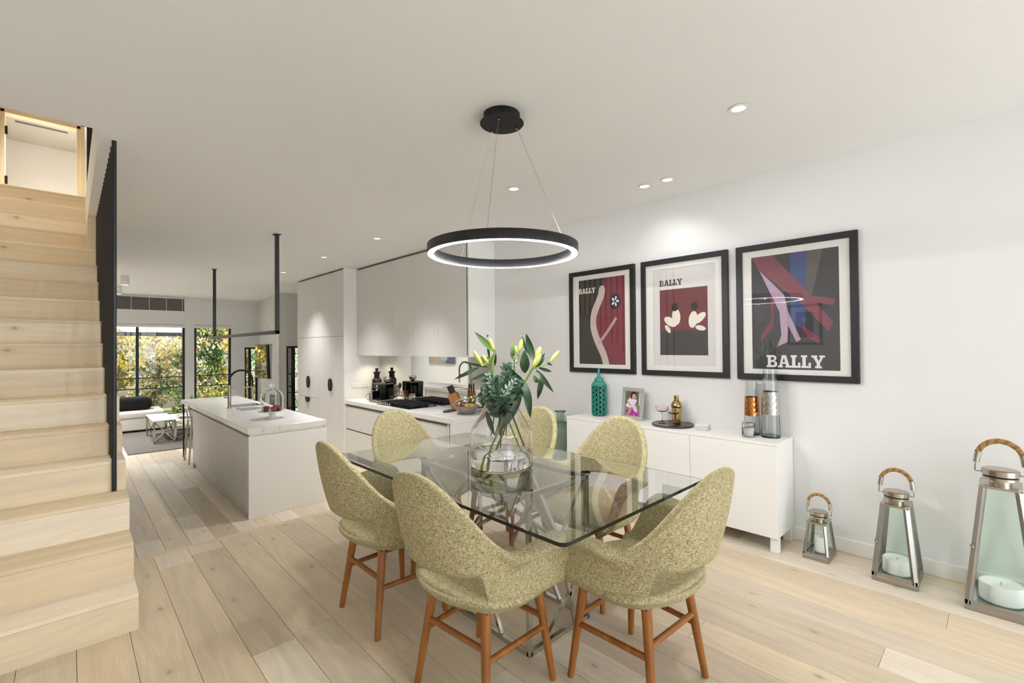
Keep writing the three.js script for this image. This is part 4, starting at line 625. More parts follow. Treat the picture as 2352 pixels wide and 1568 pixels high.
{ // ring pendant
  const C = V(1.722, 1.922, -1.866), R1 = 0.41, t = 0.036, h = 0.05;
  const p = thing('ring_pendant', 'black ring pendant with a glowing inner rim on fine cables', 'pendant light', [C.x, C.y, C.z]);
  put('ring', lathe([[R1, -h / 2], [R1, h / 2], [R1 - t, h / 2], [R1 - t, -h / 2], [R1 - t + 0.003, -h / 2 + 0.001], [R1 - t + 0.003, -h / 2 + 0.006], [R1 - 0.003, -h / 2 + 0.006], [R1 - 0.003, -h / 2 + 0.001], [R1, -h / 2]], 96), M.black, p);
  put('light_diffuser', lathe([[R1 - t + 0.003, -h / 2 + 0.0055], [R1 - t + 0.003, -h / 2 - 0.001], [R1 - 0.003, -h / 2 - 0.001], [R1 - 0.003, -h / 2 + 0.0055]], 96), M.ringGlow, p);
  const cy = H - C.y; put('canopy', lathe([[0, cy - 0.055], [0.118, cy - 0.055], [0.121, cy - 0.051], [0.117, cy - 0.046], [0.1, cy - 0.042], [0.1, cy], [0, cy]], 48), M.blackMatt, p);
  for (const a of [2.5, 4.75, 0.45]) { const q = V(Math.cos(a), 0, Math.sin(a)); put('cable', rod(q.clone().multiplyScalar(0.085).setY(cy - 0.055), q.clone().multiplyScalar(R1 - t / 2).setY(h / 2), 0.0011, 0.0011, 6), M.steel, p); put('cable_grip', cyl(0.006, 0.004, cy - 0.068, cy - 0.054, 10, q.x * 0.085, q.z * 0.085), M.chrome, p); }
  for (let i = 0; i < 8; i++) { const a = (i + 0.5) / 8 * Math.PI * 2; const l = new THREE.PointLight(new THREE.Color(0.98, 0.985, 1.02), RING_I, 0, 2); l.position.set(C.x + Math.cos(a) * (R1 - t / 2), C.y - h / 2 - 0.008, C.z + Math.sin(a) * (R1 - t / 2)); l.castShadow = true; l.shadow.radius = 0.1; scene.add(l); }
  for (let i = 0; i < 12; i++) { const a = i / 12 * Math.PI * 2; const l = new THREE.RectAreaLight(new THREE.Color(0.98, 0.985, 1.02), RING_L, 0.2, 0.026); l.position.set(C.x + Math.cos(a) * (R1 - t / 2), C.y - h / 2 - 0.003, C.z + Math.sin(a) * (R1 - t / 2)); l.rotation.set(-Math.PI / 2, 0, Math.PI / 2 - a); scene.add(l); }
}
// ------------------------------------------------------------------ framed posters
function slab(c, text, x, y, h, w, col) { // slab-serif capitals drawn as strokes
  c.save(); c.translate(x, y); c.scale(w / 42.5, h / 10); c.fillStyle = col; const R = (a, b, p, q) => c.fillRect(a, b, p, q);
  const glyph = {
    B: (o) => { R(o, 0, 5, 1.7); R(o, 8.3, 5, 1.7); R(o + 1, 0, 2.4, 10); c.beginPath(); c.moveTo(o + 3, 0); c.lineTo(o + 5, 0); c.bezierCurveTo(o + 8.6, 0, o + 8.4, 4.6, o + 5.8, 4.8); c.bezierCurveTo(o + 9.4, 5, o + 9.2, 10, o + 5.2, 10); c.lineTo(o + 3, 10); c.lineTo(o + 3, 8.4); c.lineTo(o + 5, 8.4); c.bezierCurveTo(o + 6.8, 8.4, o + 6.8, 5.6, o + 5, 5.6); c.lineTo(o + 3, 5.6); c.lineTo(o + 3, 4); c.lineTo(o + 4.8, 4); c.bezierCurveTo(o + 6.4, 4, o + 6.4, 1.6, o + 4.8, 1.6); c.lineTo(o + 3, 1.6); c.fill(); },
    A: (o) => { c.beginPath(); c.moveTo(o + 3, 0); c.lineTo(o + 6.2, 0); c.lineTo(o + 9, 10); c.lineTo(o + 6.6, 10); c.lineTo(o + 4.4, 1.8); c.lineTo(o + 2.6, 10); c.lineTo(o + 0.8, 10); c.fill(); R(o + 1.8, 5.6, 5, 1.5); R(o - 0.2, 8.4, 3.8, 1.6); R(o + 5.6, 8.4, 4.2, 1.6); },
    L: (o) => { R(o, 0, 4.6, 1.6); R(o + 1, 0, 2.5, 10); R(o, 8.3, 7, 1.7); R(o + 5.4, 5.8, 1.7, 4.2); },
    Y: (o) => { R(o - 0.2, 0, 4.2, 1.6); R(o + 5.4, 0, 4, 1.6); c.beginPath(); c.moveTo(o + 0.6, 1); c.lineTo(o + 3.4, 1); c.lineTo(o + 5, 4.4); c.lineTo(o + 6.6, 1); c.lineTo(o + 8.4, 1); c.lineTo(o + 5.9, 6); c.lineTo(o + 5.9, 9); c.lineTo(o + 3.5, 9); c.lineTo(o + 3.5, 6); c.fill(); R(o + 2.4, 8.4, 4.7, 1.6); },
  }; let o = 0; for (const ch of text) { glyph[ch](o); o += ch === 'L' ? 7.6 : ch === 'A' ? 9.6 : 9; } c.restore();
}
function poster(label, z0, z1, y0, y1, draw, border) {
  const w = z1 - z0, h = y1 - y0, p = thing('framed_poster', label, 'poster', [XR, (y0 + y1) / 2, (z0 + z1) / 2], -Math.PI / 2, 'row of three framed posters on the right wall'), b = 0.045, dp = 0.034;
  const side = (x0, x1, a0, a1) => rbox(x0, x1, a0, a1, 0, dp, 0.0025, 2);
  put('frame_side', side(-w / 2, w / 2, h / 2 - b, h / 2), M.frameBlack, p); put('frame_side', side(-w / 2, w / 2, -h / 2, -h / 2 + b), M.frameBlack, p); put('frame_side', side(-w / 2, -w / 2 + b, -h / 2 + b, h / 2 - b), M.frameBlack, p); put('frame_side', side(w / 2 - b, w / 2, -h / 2 + b, h / 2 - b), M.frameBlack, p);
  const [u0, u1, v0, v1] = border, s = new THREE.Shape(), X = (u) => -w / 2 + u * w, Y = (v) => h / 2 - v * h; s.moveTo(-w / 2 + b / 2, -h / 2 + b / 2); s.lineTo(w / 2 - b / 2, -h / 2 + b / 2); s.lineTo(w / 2 - b / 2, h / 2 - b / 2); s.lineTo(-w / 2 + b / 2, h / 2 - b / 2); s.closePath();
  const hl = new THREE.Path(); hl.moveTo(X(u0), Y(v1)); hl.lineTo(X(u0), Y(v0)); hl.lineTo(X(u1), Y(v0)); hl.lineTo(X(u1), Y(v1)); hl.closePath(); s.holes.push(hl);
  put('mount_board', new THREE.ExtrudeGeometry(s, { depth: 0.003, bevelEnabled: false }).translate(0, 0, 0.016), M.mount, p);
  const pr = new THREE.PlaneGeometry(X(u1) - X(u0) + 0.01, Y(v0) - Y(v1) + 0.01); const print = new THREE.BoxGeometry(X(u1) - X(u0) + 0.01, Y(v0) - Y(v1) + 0.01, 0.002).translate((X(u0) + X(u1)) / 2, (Y(v0) + Y(v1)) / 2, 0.0145); put('print', print, std({ map: canvasTex(768, 1024, draw), roughness: 0.7 }), p);
  put('pane', box(-w / 2 + b * 0.7, w / 2 - b * 0.7, -h / 2 + b * 0.7, h / 2 - b * 0.7, 0.0235, 0.025), M.picturePane, p); return p;
}
poster('poster with dark and burgundy halves and a pale curved band, BALLY at upper left', -3.047, -2.286, 1.133, 2.147, (c, w, h) => {
  c.fillStyle = '#2c2926'; c.fillRect(0, 0, w, h); c.fillStyle = '#7c2f3d'; c.beginPath(); c.moveTo(w * 0.58, 0); c.lineTo(w, 0); c.lineTo(w, h); c.lineTo(w * 0.6, h); c.bezierCurveTo(w * 0.5, h * 0.75, w * 0.28, h * 0.6, w * 0.4, h * 0.35); c.bezierCurveTo(w * 0.5, h * 0.2, w * 0.56, h * 0.1, w * 0.58, 0); c.fill();
  c.strokeStyle = '#c9b9b0'; c.lineCap = 'round'; c.lineWidth = w * 0.13; c.beginPath(); c.moveTo(w * 0.52, h * 0.14); c.bezierCurveTo(w * 0.5, h * 0.3, w * 0.26, h * 0.36, w * 0.34, h * 0.6); c.bezierCurveTo(w * 0.42, h * 0.78, w * 0.56, h * 0.84, w * 0.6, h * 1.02); c.stroke();
  c.strokeStyle = '#b7a1a6'; c.lineWidth = w * 0.05; c.beginPath(); c.moveTo(w * 0.46, h * 0.74); c.quadraticCurveTo(w * 0.64, h * 0.62, w * 0.8, h * 0.48); c.stroke();
  c.fillStyle = '#22263a'; c.beginPath(); c.arc(w * 0.79, h * 0.285, w * 0.115, 0, 7); c.fill(); c.fillStyle = '#e6e4e4'; for (let i = 0; i < 5; i++) { c.beginPath(); c.ellipse(w * (0.79 + 0.05 * Math.cos(i * 1.26)), h * (0.285 + 0.038 * Math.sin(i * 1.26)), w * 0.032, w * 0.018, i * 1.26, 0, 7); c.fill(); }
  slab(c, 'BALLY', w * 0.005, h * 0.105, h * 0.06, w * 0.37, '#efece6');
}, [0.153, 0.862, 0.089, 0.918]);
poster('pale poster with a burgundy and grey panel of cream ovals under black BALLY lettering', -2.216, -1.454, 1.133, 2.147, (c, w, h) => {
  const g = '#d6d2cf'; c.fillStyle = g; c.fillRect(0, 0, w, h); const X = (u) => (u - 0.148) / 0.72 * w, Y = (v) => (v - 0.086) / 0.828 * h; c.fillStyle = '#6e3236'; c.fillRect(X(0.237), Y(0.268), X(0.779) - X(0.237), Y(0.616) - Y(0.268)); c.fillStyle = '#3c3837'; c.fillRect(X(0.237), Y(0.616), X(0.779) - X(0.237), Y(0.82) - Y(0.616));
  c.fillStyle = '#e6e0d4'; for (const [u, v, a, b, r] of [[0.36, 0.54, 0.1, 0.05, 0.5], [0.43, 0.5, 0.06, 0.1, -0.1], [0.33, 0.6, 0.06, 0.028, 0.9], [0.62, 0.53, 0.06, 0.1, 0.2], [0.69, 0.52, 0.1, 0.045, -0.6], [0.7, 0.6, 0.07, 0.03, 0.2]]) { c.beginPath(); c.ellipse(X(u), Y(v), a * w * 1.1, b * w * 1.1, r, 0, 7); c.fill(); }
  c.fillStyle = '#26211f'; for (const u of [0.415, 0.635]) { c.beginPath(); c.arc(X(u), Y(0.42), w * 0.055, 0, 7); c.fill(); }
  slab(c, 'BALLY', X(0.234), Y(0.187), h * 0.06, w * 0.37, '#2a2524');
}, [0.148, 0.868, 0.086, 0.914]);
poster('charcoal poster with crossing pink and blue diagonal bands over large white BALLY', -1.389, -0.621, 1.133, 2.147, (c, w, h) => {
  c.fillStyle = '#38373a'; c.fillRect(0, 0, w, h); const P = (col, ...q) => { c.fillStyle = col; c.beginPath(); q.forEach(([x, y], i) => i ? c.lineTo(x * w, y * h) : c.moveTo(x * w, y * h)); c.closePath(); c.fill(); };
  P('#3c4c7a', [0.47, 0], [0.66, 0], [0.63, 0.66], [0.48, 0.6]); P('#5a544f', [0.66, 0], [0.83, 0], [0.7, 0.4], [0.64, 0.45]);
  P('#7e4550', [0, 0], [0.26, 0], [0.7, 0.38], [0.95, 0.42], [0.93, 0.47], [0.75, 0.44], [0.92, 0.6], [0.88, 0.68], [0.6, 0.45], [0.1, 0.12]); P('#b39aae', [0.1, 0.12], [0.4, 0.36], [0.44, 0.5], [0.58, 0.74], [0.53, 0.76], [0.44, 0.62], [0.43, 0.76], [0.31, 0.8], [0.36, 0.7], [0.34, 0.5]);
  P('#7a3a4a', [0.24, 0.36], [0.28, 0.4], [0.27, 0.62], [0.12, 0.76], [0.12, 0.7], [0.24, 0.58]); P('#7a3a4a', [0.56, 0.6], [0.8, 0.74], [0.78, 0.78], [0.66, 0.73]);
  slab(c, 'BALLY', w * 0.18, h * 0.872, h * 0.105, w * 0.645, '#e4e2e0');
}, [0.141, 0.862, 0.091, 0.92]);
{ const p = thing('framed_picture', 'black framed picture on the left wall, mirrored in the poster glass', 'picture', [-0.87, 1.7, -2.08], Math.PI / 2); for (const [a, b, q, r] of [[-0.24, 0.24, 0.28, 0.32], [-0.24, 0.24, -0.32, -0.28], [-0.24, -0.2, -0.28, 0.28], [0.2, 0.24, -0.28, 0.28]]) put('frame_side', rbox(a, b, q, r, 0, 0.03, 0.002), M.frameBlack, p); put('mount_board', box(-0.2, 0.2, -0.28, 0.28, 0, 0.012), M.mount, p); put('print', box(-0.12, 0.12, -0.2, 0.2, 0.012, 0.014), std({ map: canvasTex(192, 320, (c, w, h) => { c.fillStyle = '#1a1a1d'; c.fillRect(0, 0, w, h); c.fillStyle = '#c8b24a'; c.beginPath(); c.arc(w * 0.5, h * 0.3, 34, 0, 7); c.fill(); c.fillStyle = '#a9a6a0'; c.fillRect(w * 0.46, h * 0.4, 14, h * 0.4); }), roughness: 0.7 }), p); }
// ------------------------------------------------------------------ sideboard and what stands on it
const SX = 3.405, SZ0 = -2.822, SZ1 = -1.02, SY = 0.733;
{
  const s = thing('sideboard', 'long white three door sideboard on square legs under the posters', 'sideboard');
  put('carcass', rbox(SX + 0.02, 3.762, 0.097, 0.715, SZ0 + 0.002, SZ1 - 0.002, 0.002), M.sideboard, s); put('top_panel', rbox(SX, 3.764, 0.715, SY, SZ0, SZ1, 0.0015), M.sideboard, s);
  for (let i = 0; i < 3; i++) put('door', rbox(SX + 0.001, SX + 0.019, 0.098, 0.7135, SZ0 + i * 0.6007 + 0.001, SZ0 + (i + 1) * 0.6007 - 0.0015, 0.0015), M.sideboard, s);
  for (const z of [SZ0 + 0.03, (SZ0 + SZ1) / 2, SZ1 - 0.03]) for (const x of [SX + 0.045, 3.72]) put('leg', rbox(x - 0.025, x + 0.025, 0, 0.098, z - 0.025, z + 0.025, 0.002), M.sideboard, s);
}
{ // pierced ceramic jar
  const P = [3.66, SY, -2.63], j = thing('ceramic_jar', 'tall teal lidded ceramic jar with pierced lattice sides', 'jar', P);
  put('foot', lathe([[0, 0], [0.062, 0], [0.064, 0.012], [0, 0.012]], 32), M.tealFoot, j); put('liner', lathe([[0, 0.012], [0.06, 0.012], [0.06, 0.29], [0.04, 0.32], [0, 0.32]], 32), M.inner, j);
  const NA = 12, NR = 12, y0 = 0.02, y1 = 0.29, R = 0.068, g = [];
  for (let i = 0; i < NA; i++) for (let k = 0; k < NR; k++) { const a0 = i / NA * 6.2832, a1 = (i + 1) / NA * 6.2832, am = (a0 + a1) / 2, ya = y0 + (y1 - y0) * k / NR, yb = y0 + (y1 - y0) * (k + 1) / NR, p = (a, y) => V(R * Math.cos(a), y, R * Math.sin(a)); const up = (i + k) % 2; g.push(bar(p(a0, up ? ya : yb), p(am, up ? yb : ya)  , 0.0036, 0.006)); g.push(bar(p(am, up ? yb : ya), p(a1, up ? ya : yb), 0.0036, 0.006)); }
  for (let i = 0; i < NA; i++) { const a = i / NA * 6.2832; g.push(bar(V(R * Math.cos(a), y0 - 0.008, R * Math.sin(a)), V(R * Math.cos(a), y1, R * Math.sin(a)), 0.006)); }
  for (const y of [y0 - 0.006, y1]) g.push(new THREE.TorusGeometry(R, 0.004, 8, 40).rotateX(Math.PI / 2).translate(0, y, 0)); put('pierced_wall', g, M.teal, j, { kind: 'stuff' });
  put('shoulder', lathe([[0.07, 0.287], [0.069, 0.297], [0.058, 0.318], [0.045, 0.325], [0.04, 0.325], [0.055, 0.31], [0.064, 0.29]], 36), M.teal, j);
  put('lid', lathe([[0, 0.34], [0.02, 0.372], [0.013, 0.378], [0.02, 0.385], [0.012, 0.39], [0.011, 0.41], [0.013, 0.43], [0.008, 0.445], [0, 0.448]].slice(1).reverse().concat([[0.022, 0.368], [0.04, 0.352], [0.045, 0.336], [0.048, 0.33], [0.045, 0.322], [0, 0.322]]).reverse(), 32), M.teal, j);
}
{ // crystal photo frame
  const f = thing('photo_frame', 'small crystal edged photo frame showing a toddler on a toy', 'photo frame', [3.655, SY, -2.27], -Math.PI / 2 - 0.12), lean = new THREE.Matrix4().makeRotationX(-0.12);
  const w = 0.235, h = 0.285, b = 0.034, side = (x0, x1, a0, a1) => rbox(x0, x1, a0, a1, 0, 0.016, 0.004, 2).applyMatrix4(lean);
  const cm = std({ color: '#dedcd6', roughness: 0.12, metalness: 0.5, bumpMap: fabricBump, bumpScale: 0.004 });
  put('frame_side', side(-w / 2, w / 2, h - b, h), cm, f); put('frame_side', side(-w / 2, w / 2, 0, b), cm, f); put('frame_side', side(-w / 2, -w / 2 + b, b, h - b), cm, f); put('frame_side', side(w / 2 - b, w / 2, b, h - b), cm, f);
  put('photo', box(-w / 2 + b - 0.003, w / 2 - b + 0.003, b - 0.003, h - b + 0.003, 0.004, 0.008).applyMatrix4(lean), std({ map: canvasTex(320, 432, (c, W, H2) => {
    c.fillStyle = '#6d655d'; c.fillRect(0, 0, W, H2); c.fillStyle = '#8a7f76'; c.fillRect(0, H2 * 0.56, W, H2 * 0.44); c.fillStyle = '#cfcdc9'; c.fillRect(W * 0.88, 0, W * 0.12, H2 * 0.55);
    const E2 = (x, y, a, b2, col, r = 0) => { c.fillStyle = col; c.beginPath(); c.ellipse(x * W, y * H2, a * W, b2 * W, r, 0, 7); c.fill(); };
    E2(0.5, 0.86, 0.42, 0.16, '#b32a8c', 0.2); E2(0.18, 0.82, 0.1, 0.1, '#7b3fb0'); E2(0.63, 0.94, 0.12, 0.12, '#7b3fb0'); E2(0.63, 0.94, 0.05, 0.05, '#b98fd8'); E2(0.9, 0.92, 0.08, 0.08, '#c23a98'); E2(0.66, 0.68, 0.11, 0.24, '#e3b7e2', -0.5);
    E2(0.34, 0.8, 0.08, 0.22, '#c58d64', 0.35); E2(0.42, 0.46, 0.24, 0.26, '#e9dfe8'); E2(0.3, 0.58, 0.22, 0.12, '#e6dae4'); E2(0.32, 0.54, 0.05, 0.16, '#cf9a72', -0.7); E2(0.68, 0.48, 0.05, 0.15, '#cf9a72', 0.3); E2(0.26, 0.4, 0.1, 0.08, '#e2d6e6'); E2(0.66, 0.38, 0.1, 0.08, '#e2d6e6');
    for (let i = 0; i < 26; i++) E2(0.28 + 0.36 * h2(i, 3), 0.36 + 0.26 * h2(i, 9), 0.016, 0.012, ['#b06ac0', '#6a78b8', '#d86aa0'][i % 3]);
    E2(0.53, 0.16, 0.19, 0.19, '#2a1f1c'); E2(0.44, 0.24, 0.08, 0.12, '#2a1f1c'); E2(0.56, 0.22, 0.125, 0.15, '#d3a17c'); E2(0.51, 0.215, 0.02, 0.012, '#3a2a24'); E2(0.61, 0.215, 0.02, 0.012, '#3a2a24'); E2(0.57, 0.285, 0.035, 0.012, '#a85a55'); E2(0.52, 0.05, 0.06, 0.05, '#2a1f1c');
  }), roughness: 0.35 }), f);
  put('easel_back', bar(V(0, 0.2, -0.02), V(0, 0.002, -0.1), 0.05, 0.003), M.blackMatt, f);
}
const TY = SY + 0.013;
{ const t = thing('round_tray', 'round dark bronze tray carrying the cocktail set', 'tray', [3.615, SY, -1.862]); put('tray_base', lathe([[0, 0], [0.15, 0], [0.165, 0.008], [0.166, 0.013], [0.162, 0.014], [0.12, 0.011], [0.1, 0.0125], [0, 0.0125]], 56), std({ color: '#7b726c', metalness: 1, roughness: 0.28 }), t); put('rim', new THREE.TorusGeometry(0.163, 0.0035, 8, 56).rotateX(Math.PI / 2).translate(0, 0.013, 0), M.darkMetal, t); }
{ const s = thing('cocktail_shaker', 'gold cocktail shaker standing on the round tray', 'shaker', [3.64, TY, -1.84]);
  put('body', lathe([[0, 0], [0.03, 0], [0.034, 0.02], [0.042, 0.12], [0.043, 0.14], [0, 0.14]], 36), M.gold, s); put('strainer_top', lathe([[0, 0.138], [0.0435, 0.138], [0.0435, 0.15], [0.04, 0.17], [0.024, 0.19], [0.02, 0.196], [0, 0.196]], 36), M.gold, s); put('cap', lathe([[0, 0.194], [0.0215, 0.194], [0.019, 0.23], [0.017, 0.236], [0, 0.237]], 28), M.gold, s); }
{ const c = thing('coupe_glass', 'pink tinted coupe glass at the left of the round tray', 'glass', [3.595, TY, -1.945], 0, 'coupe glasses on the tray');
  put('bowl', lathe([[0.004, 0.09], [0.04, 0.1], [0.052, 0.118], [0.051, 0.142], [0.0495, 0.142], [0.0505, 0.119], [0.039, 0.1025], [0.001, 0.094]], 36), M.pinkGlass, c); put('stem', lathe([[0, 0.002], [0.036, 0], [0.036, 0.002], [0.006, 0.008], [0.0035, 0.03], [0.0035, 0.085], [0.006, 0.093], [0, 0.093]], 24), M.pinkGlass, c);
  copyOf(c, 'pink tinted coupe glass in front of the gold shaker', [3.54, TY, -1.815]); }
{ const src = thing('coaster', 'white marble coaster at the bottom of the coaster stack', 'coaster', [3.6, SY, -1.607], 0.2, 'stacked white coasters'); put('slab', rbox(-0.05, 0.05, 0.0025, 0.01, -0.05, 0.05, 0.002, 2), M.marble, src); put('edge_band', [box(-0.047, 0.047, 0.0, 0.0025, -0.047, 0.047)], M.gap, src);
  ['second white marble coaster up in the coaster stack', 'third white marble coaster up in the coaster stack', 'topmost white marble coaster of the coaster stack'].forEach((l, i) => copyOf(src, l, [3.6 + rr(-0.002, 0.002), SY + 0.0105 * (i + 1), -1.607 + rr(-0.002, 0.002)], 0.2 + rr(-0.08, 0.08))); }
function tallVase(label, x, z, h, r0, r1, b0, b1, mat) {
  const v = thing('tall_vase', label, 'vase', [x, SY, z], 0, 'tall smoky glass vases on the sideboard'), R = (y) => r0 + (r1 - r0) * y / h;
  put('glass_body', lathe([[0, 0], [r0 - 0.003, 0], [r0, 0.004], [r1, h], [r1 - 0.003, h], [r0 - 0.003, 0.012], [0, 0.01]], 48), M.smoke, v);
  const ro = 0.0012, N = 64, K2 = 26, pos = [], idx = [], uv = []; for (let k = 0; k <= K2; k++) for (let i = 0; i <= N; i++) { const t = k / K2, y = b0 + (b1 - b0) * t, a = i / N * 6.28318, cell = Math.cos(a * 14 + (Math.floor(t * 7) % 2) * 3.1416) * Math.cos((t * 7 % 1 - 0.5) * 3.1416), q = R(y) + ro + 0.0013 * cell * Math.sin(Math.PI * Math.min(1, Math.max(0, t))); pos.push(q * Math.cos(a), y, q * Math.sin(a)); uv.push(i / N, t); }
  for (let k = 0; k < K2; k++) for (let i = 0; i < N; i++) { const a = k * (N + 1) + i; idx.push(a, a + N + 1, a + 1, a + 1, a + N + 1, a + N + 2); } const g = new THREE.BufferGeometry(); g.setAttribute('position', new THREE.Float32BufferAttribute(pos, 3)); g.setAttribute('uv', new THREE.Float32BufferAttribute(uv, 2)); g.setIndex(idx); g.computeVertexNormals(); put('hammered_band', g, mat, v);
}
tallVase('smoky glass vase with a hammered copper band', 3.665, -1.262, 0.395, 0.055, 0.042, 0.14, 0.275, M.copper);
tallVase('taller smoky glass vase with a hammered silver band', 3.64, -1.128, 0.485, 0.063, 0.044, 0.165, 0.325, M.chrome);
{ const c = thing('jar_candle', 'small glass jar candle with a silver lid', 'candle', [3.545, SY, -1.245]); put('jar', lathe([[0, 0], [0.04, 0], [0.043, 0.005], [0.045, 0.09], [0.0425, 0.09], [0.0405, 0.008], [0, 0.006]], 36), M.clear, c); put('wax', lathe([[0, 0.0065], [0.0398, 0.0085], [0.0412, 0.064], [0, 0.064]], 32), M.wax, c); put('lid', lathe([[0, 0.09], [0.046, 0.09], [0.047, 0.1], [0.044, 0.104], [0, 0.104]], 36), M.chrome, c); put('wick', cyl(0.001, 0.001, 0.064, 0.075, 6), M.black, c); }
{ const f = thing('floor_bottle', 'tall grey green glass bottle with a flanged neck beside the sideboard', 'bottle', [3.56, 0, -3.03]); put('glass_body', lathe([[0, 0], [0.1, 0], [0.115, 0.015], [0.118, 0.3], [0.118, 0.55], [0.105, 0.6], [0.075, 0.625], [0.055, 0.63], [0.04, 0.64], [0.04, 0.735], [0.058, 0.745], [0.058, 0.752], [0.034, 0.748], [0.034, 0.64], [0.05, 0.622], [0.098, 0.595], [0.112, 0.55], [0.112, 0.02], [0, 0.012]], 48), M.greenGlass, f); put('neck_ring', new THREE.TorusGeometry(0.06, 0.008, 8, 36).rotateX(Math.PI / 2).translate(0, 0.64, 0), M.greenGlass, f); }
// ------------------------------------------------------------------ lanterns
function lantern(label, cl, x, z, wx, wz, tx, tz, h, candle) {
  const l = thing('lantern', label, 'lantern', [x, 0, z], 0, 'three steel and glass floor lanterns'), p = 0.016 * Math.min(1.4, h / 0.4 + 0.25), y0 = 0.028, y1 = h;
  const c = (sx, sz, y) => { const t = (y - y0) / (y1 - y0); return V(sx * (wx + (tx - wx) * t) / 2, y, sz * (wz + (tz - wz) * t) / 2); };
  put('base_plate', [rbox(-wx / 2 - 0.002, wx / 2 + 0.002, 0, y0, -wz / 2 - 0.002, wz / 2 + 0.002, 0.003)], M.steel, l); put('floor_mirror', box(-wx / 2 + p, wx / 2 - p, y0, y0 + 0.002, -wz / 2 + p, wz / 2 - p), std({ color: '#8d948f', metalness: 0.8, roughness: 0.15 }), l);
  for (const [a, b] of [[-1, -1], [1, -1], [1, 1], [-1, 1]]) put('corner_post', bar(c(a, b, y0).multiply(V(1 - p / wx, 1, 1 - p / wz)), c(a, b, y1).multiply(V(1 - p / tx, 1, 1 - p / tz)), p, p), M.steel, l);
  const ring = (y, w, d) => { const e = p * 0.9; return [box(-w / 2, w / 2, y, y + e, -d / 2, -d / 2 + e), box(-w / 2, w / 2, y, y + e, d / 2 - e, d / 2), box(-w / 2, -w / 2 + e, y, y + e, -d / 2, d / 2), box(w / 2 - e, w / 2, y, y + e, -d / 2, d / 2)]; };
  put('bottom_frame', ring(y0, wx, wz), M.steel, l);
  put('roof_plate', [box(-tx / 2 - 0.004, tx / 2 + 0.004, y1 - 0.012, y1, -tz / 2 - 0.004, tz / 2 + 0.004)], M.nickel, l);
  const q = (A, B2, C, E2) => { const n = B2.clone().sub(A).cross(C.clone().sub(A)).normalize().multiplyScalar(0.001); const P = [A, B2, C, E2].flatMap((v) => [v.clone().add(n), v.clone().sub(n)]); const g = new THREE.BufferGeometry(); g.setAttribute('position', new THREE.Float32BufferAttribute(P.flatMap((v) => [v.x, v.y, v.z]), 3)); g.setAttribute('uv', new THREE.Float32BufferAttribute(new Float32Array(16), 2)); g.setIndex([0, 2, 4, 0, 4, 6, 1, 5, 3, 1, 7, 5, 0, 1, 3, 0, 3, 2, 2, 3, 5, 2, 5, 4, 4, 5, 7, 4, 7, 6, 6, 7, 1, 6, 1, 0]); const o = g.toNonIndexed(); o.computeVertexNormals(); return o; };
  const f = 1 - p / wx * 0.9, yb = y0 + 0.004, yt = y1 - 0.014; for (const [a, b, d, e] of [[-1, -1, -1, 1], [1, 1, 1, -1], [1, -1, -1, -1], [-1, 1, 1, 1]]) put('pane', q(c(a, b, yb).multiply(V(f, 1, f)), c(d, e, yb).multiply(V(f, 1, f)), c(d, e, yt).multiply(V(f, 1, f)), c(a, b, yt).multiply(V(f, 1, f))), M.pane, l);
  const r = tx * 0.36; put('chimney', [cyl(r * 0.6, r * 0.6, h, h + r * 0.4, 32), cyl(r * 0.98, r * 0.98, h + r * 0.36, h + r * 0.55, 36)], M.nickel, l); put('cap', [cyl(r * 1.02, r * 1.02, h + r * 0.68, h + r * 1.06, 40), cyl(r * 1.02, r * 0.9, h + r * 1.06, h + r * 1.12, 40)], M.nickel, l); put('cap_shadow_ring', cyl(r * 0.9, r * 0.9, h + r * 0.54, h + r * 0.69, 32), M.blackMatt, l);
  // rope handle: three twisted strands standing over the cap, in the plane facing the room
  const hy = h + r * 0.95, HR = r * 1.32, HT = r * 2.2, arc = (t) => { const a = Math.PI * t; return V(0, hy + HT * Math.pow(Math.sin(a), 0.75), -HR * Math.cos(a)); };
  const N = 70, rad = r * 0.17; for (let s = 0; s < 3; s++) { const pts = []; for (let i = 0; i <= N; i++) { const t = 0.16 + 0.68 * i / N, P = arc(t), n = P.clone().sub(V(0, hy, 0)).normalize(), w = i * 0.5 + s * 2.094; pts.push(P.addScaledVector(n, Math.cos(w) * rad * 0.62).add(V(Math.sin(w) * rad * 0.62, 0, 0))); } put('rope_strand', new THREE.TubeGeometry(new THREE.CatmullRomCurve3(pts), 130, rad * 0.56, 8), s === 1 ? M.ropeDark : M.rope, l); }
  for (const s of [0, 1]) { const a = arc(s ? 0.985 : 0.015), b = arc(s ? 0.83 : 0.17); put('handle_ferrule', rod(a.clone().lerp(b, 0.25), b, rad * 1.15, rad * 1.25, 14), M.chrome, l); put('handle_hook', tube([V(0, h + r * 0.82, (s ? 1 : -1) * r * 0.98), V(0, h + r * 0.78, (s ? 1 : -1) * r * 1.3), a.clone(), a.clone().lerp(b, 0.3)], rad * 0.3, 20, 6), M.nickel, l); }
  put('latch', new THREE.TorusGeometry(p * 0.55, p * 0.14, 6, 14).rotateY(0.5).translate(-(wx + tx) / 4 * 0.98 - 0.004, h * 0.5, -(wz + tz) / 4 * 1.02), M.nickel, l);
  const [cr, ch, cx, cz] = candle, k = thing('pillar_candle', cl, 'candle', [x + cx, y0 + 0.002, z + cz]); put('wax', lathe([[0, 0], [cr, 0], [cr * 1.01, ch * 0.1], [cr, ch * 0.96], [cr * 0.95, ch], [cr * 0.8, ch * 0.97], [cr * 0.2, ch * 0.9], [0, ch * 0.89]], 36), M.wax, k); put('wick', cyl(0.0013, 0.001, ch * 0.88, ch * 0.88 + 0.016, 6), M.blackMatt, k);
}
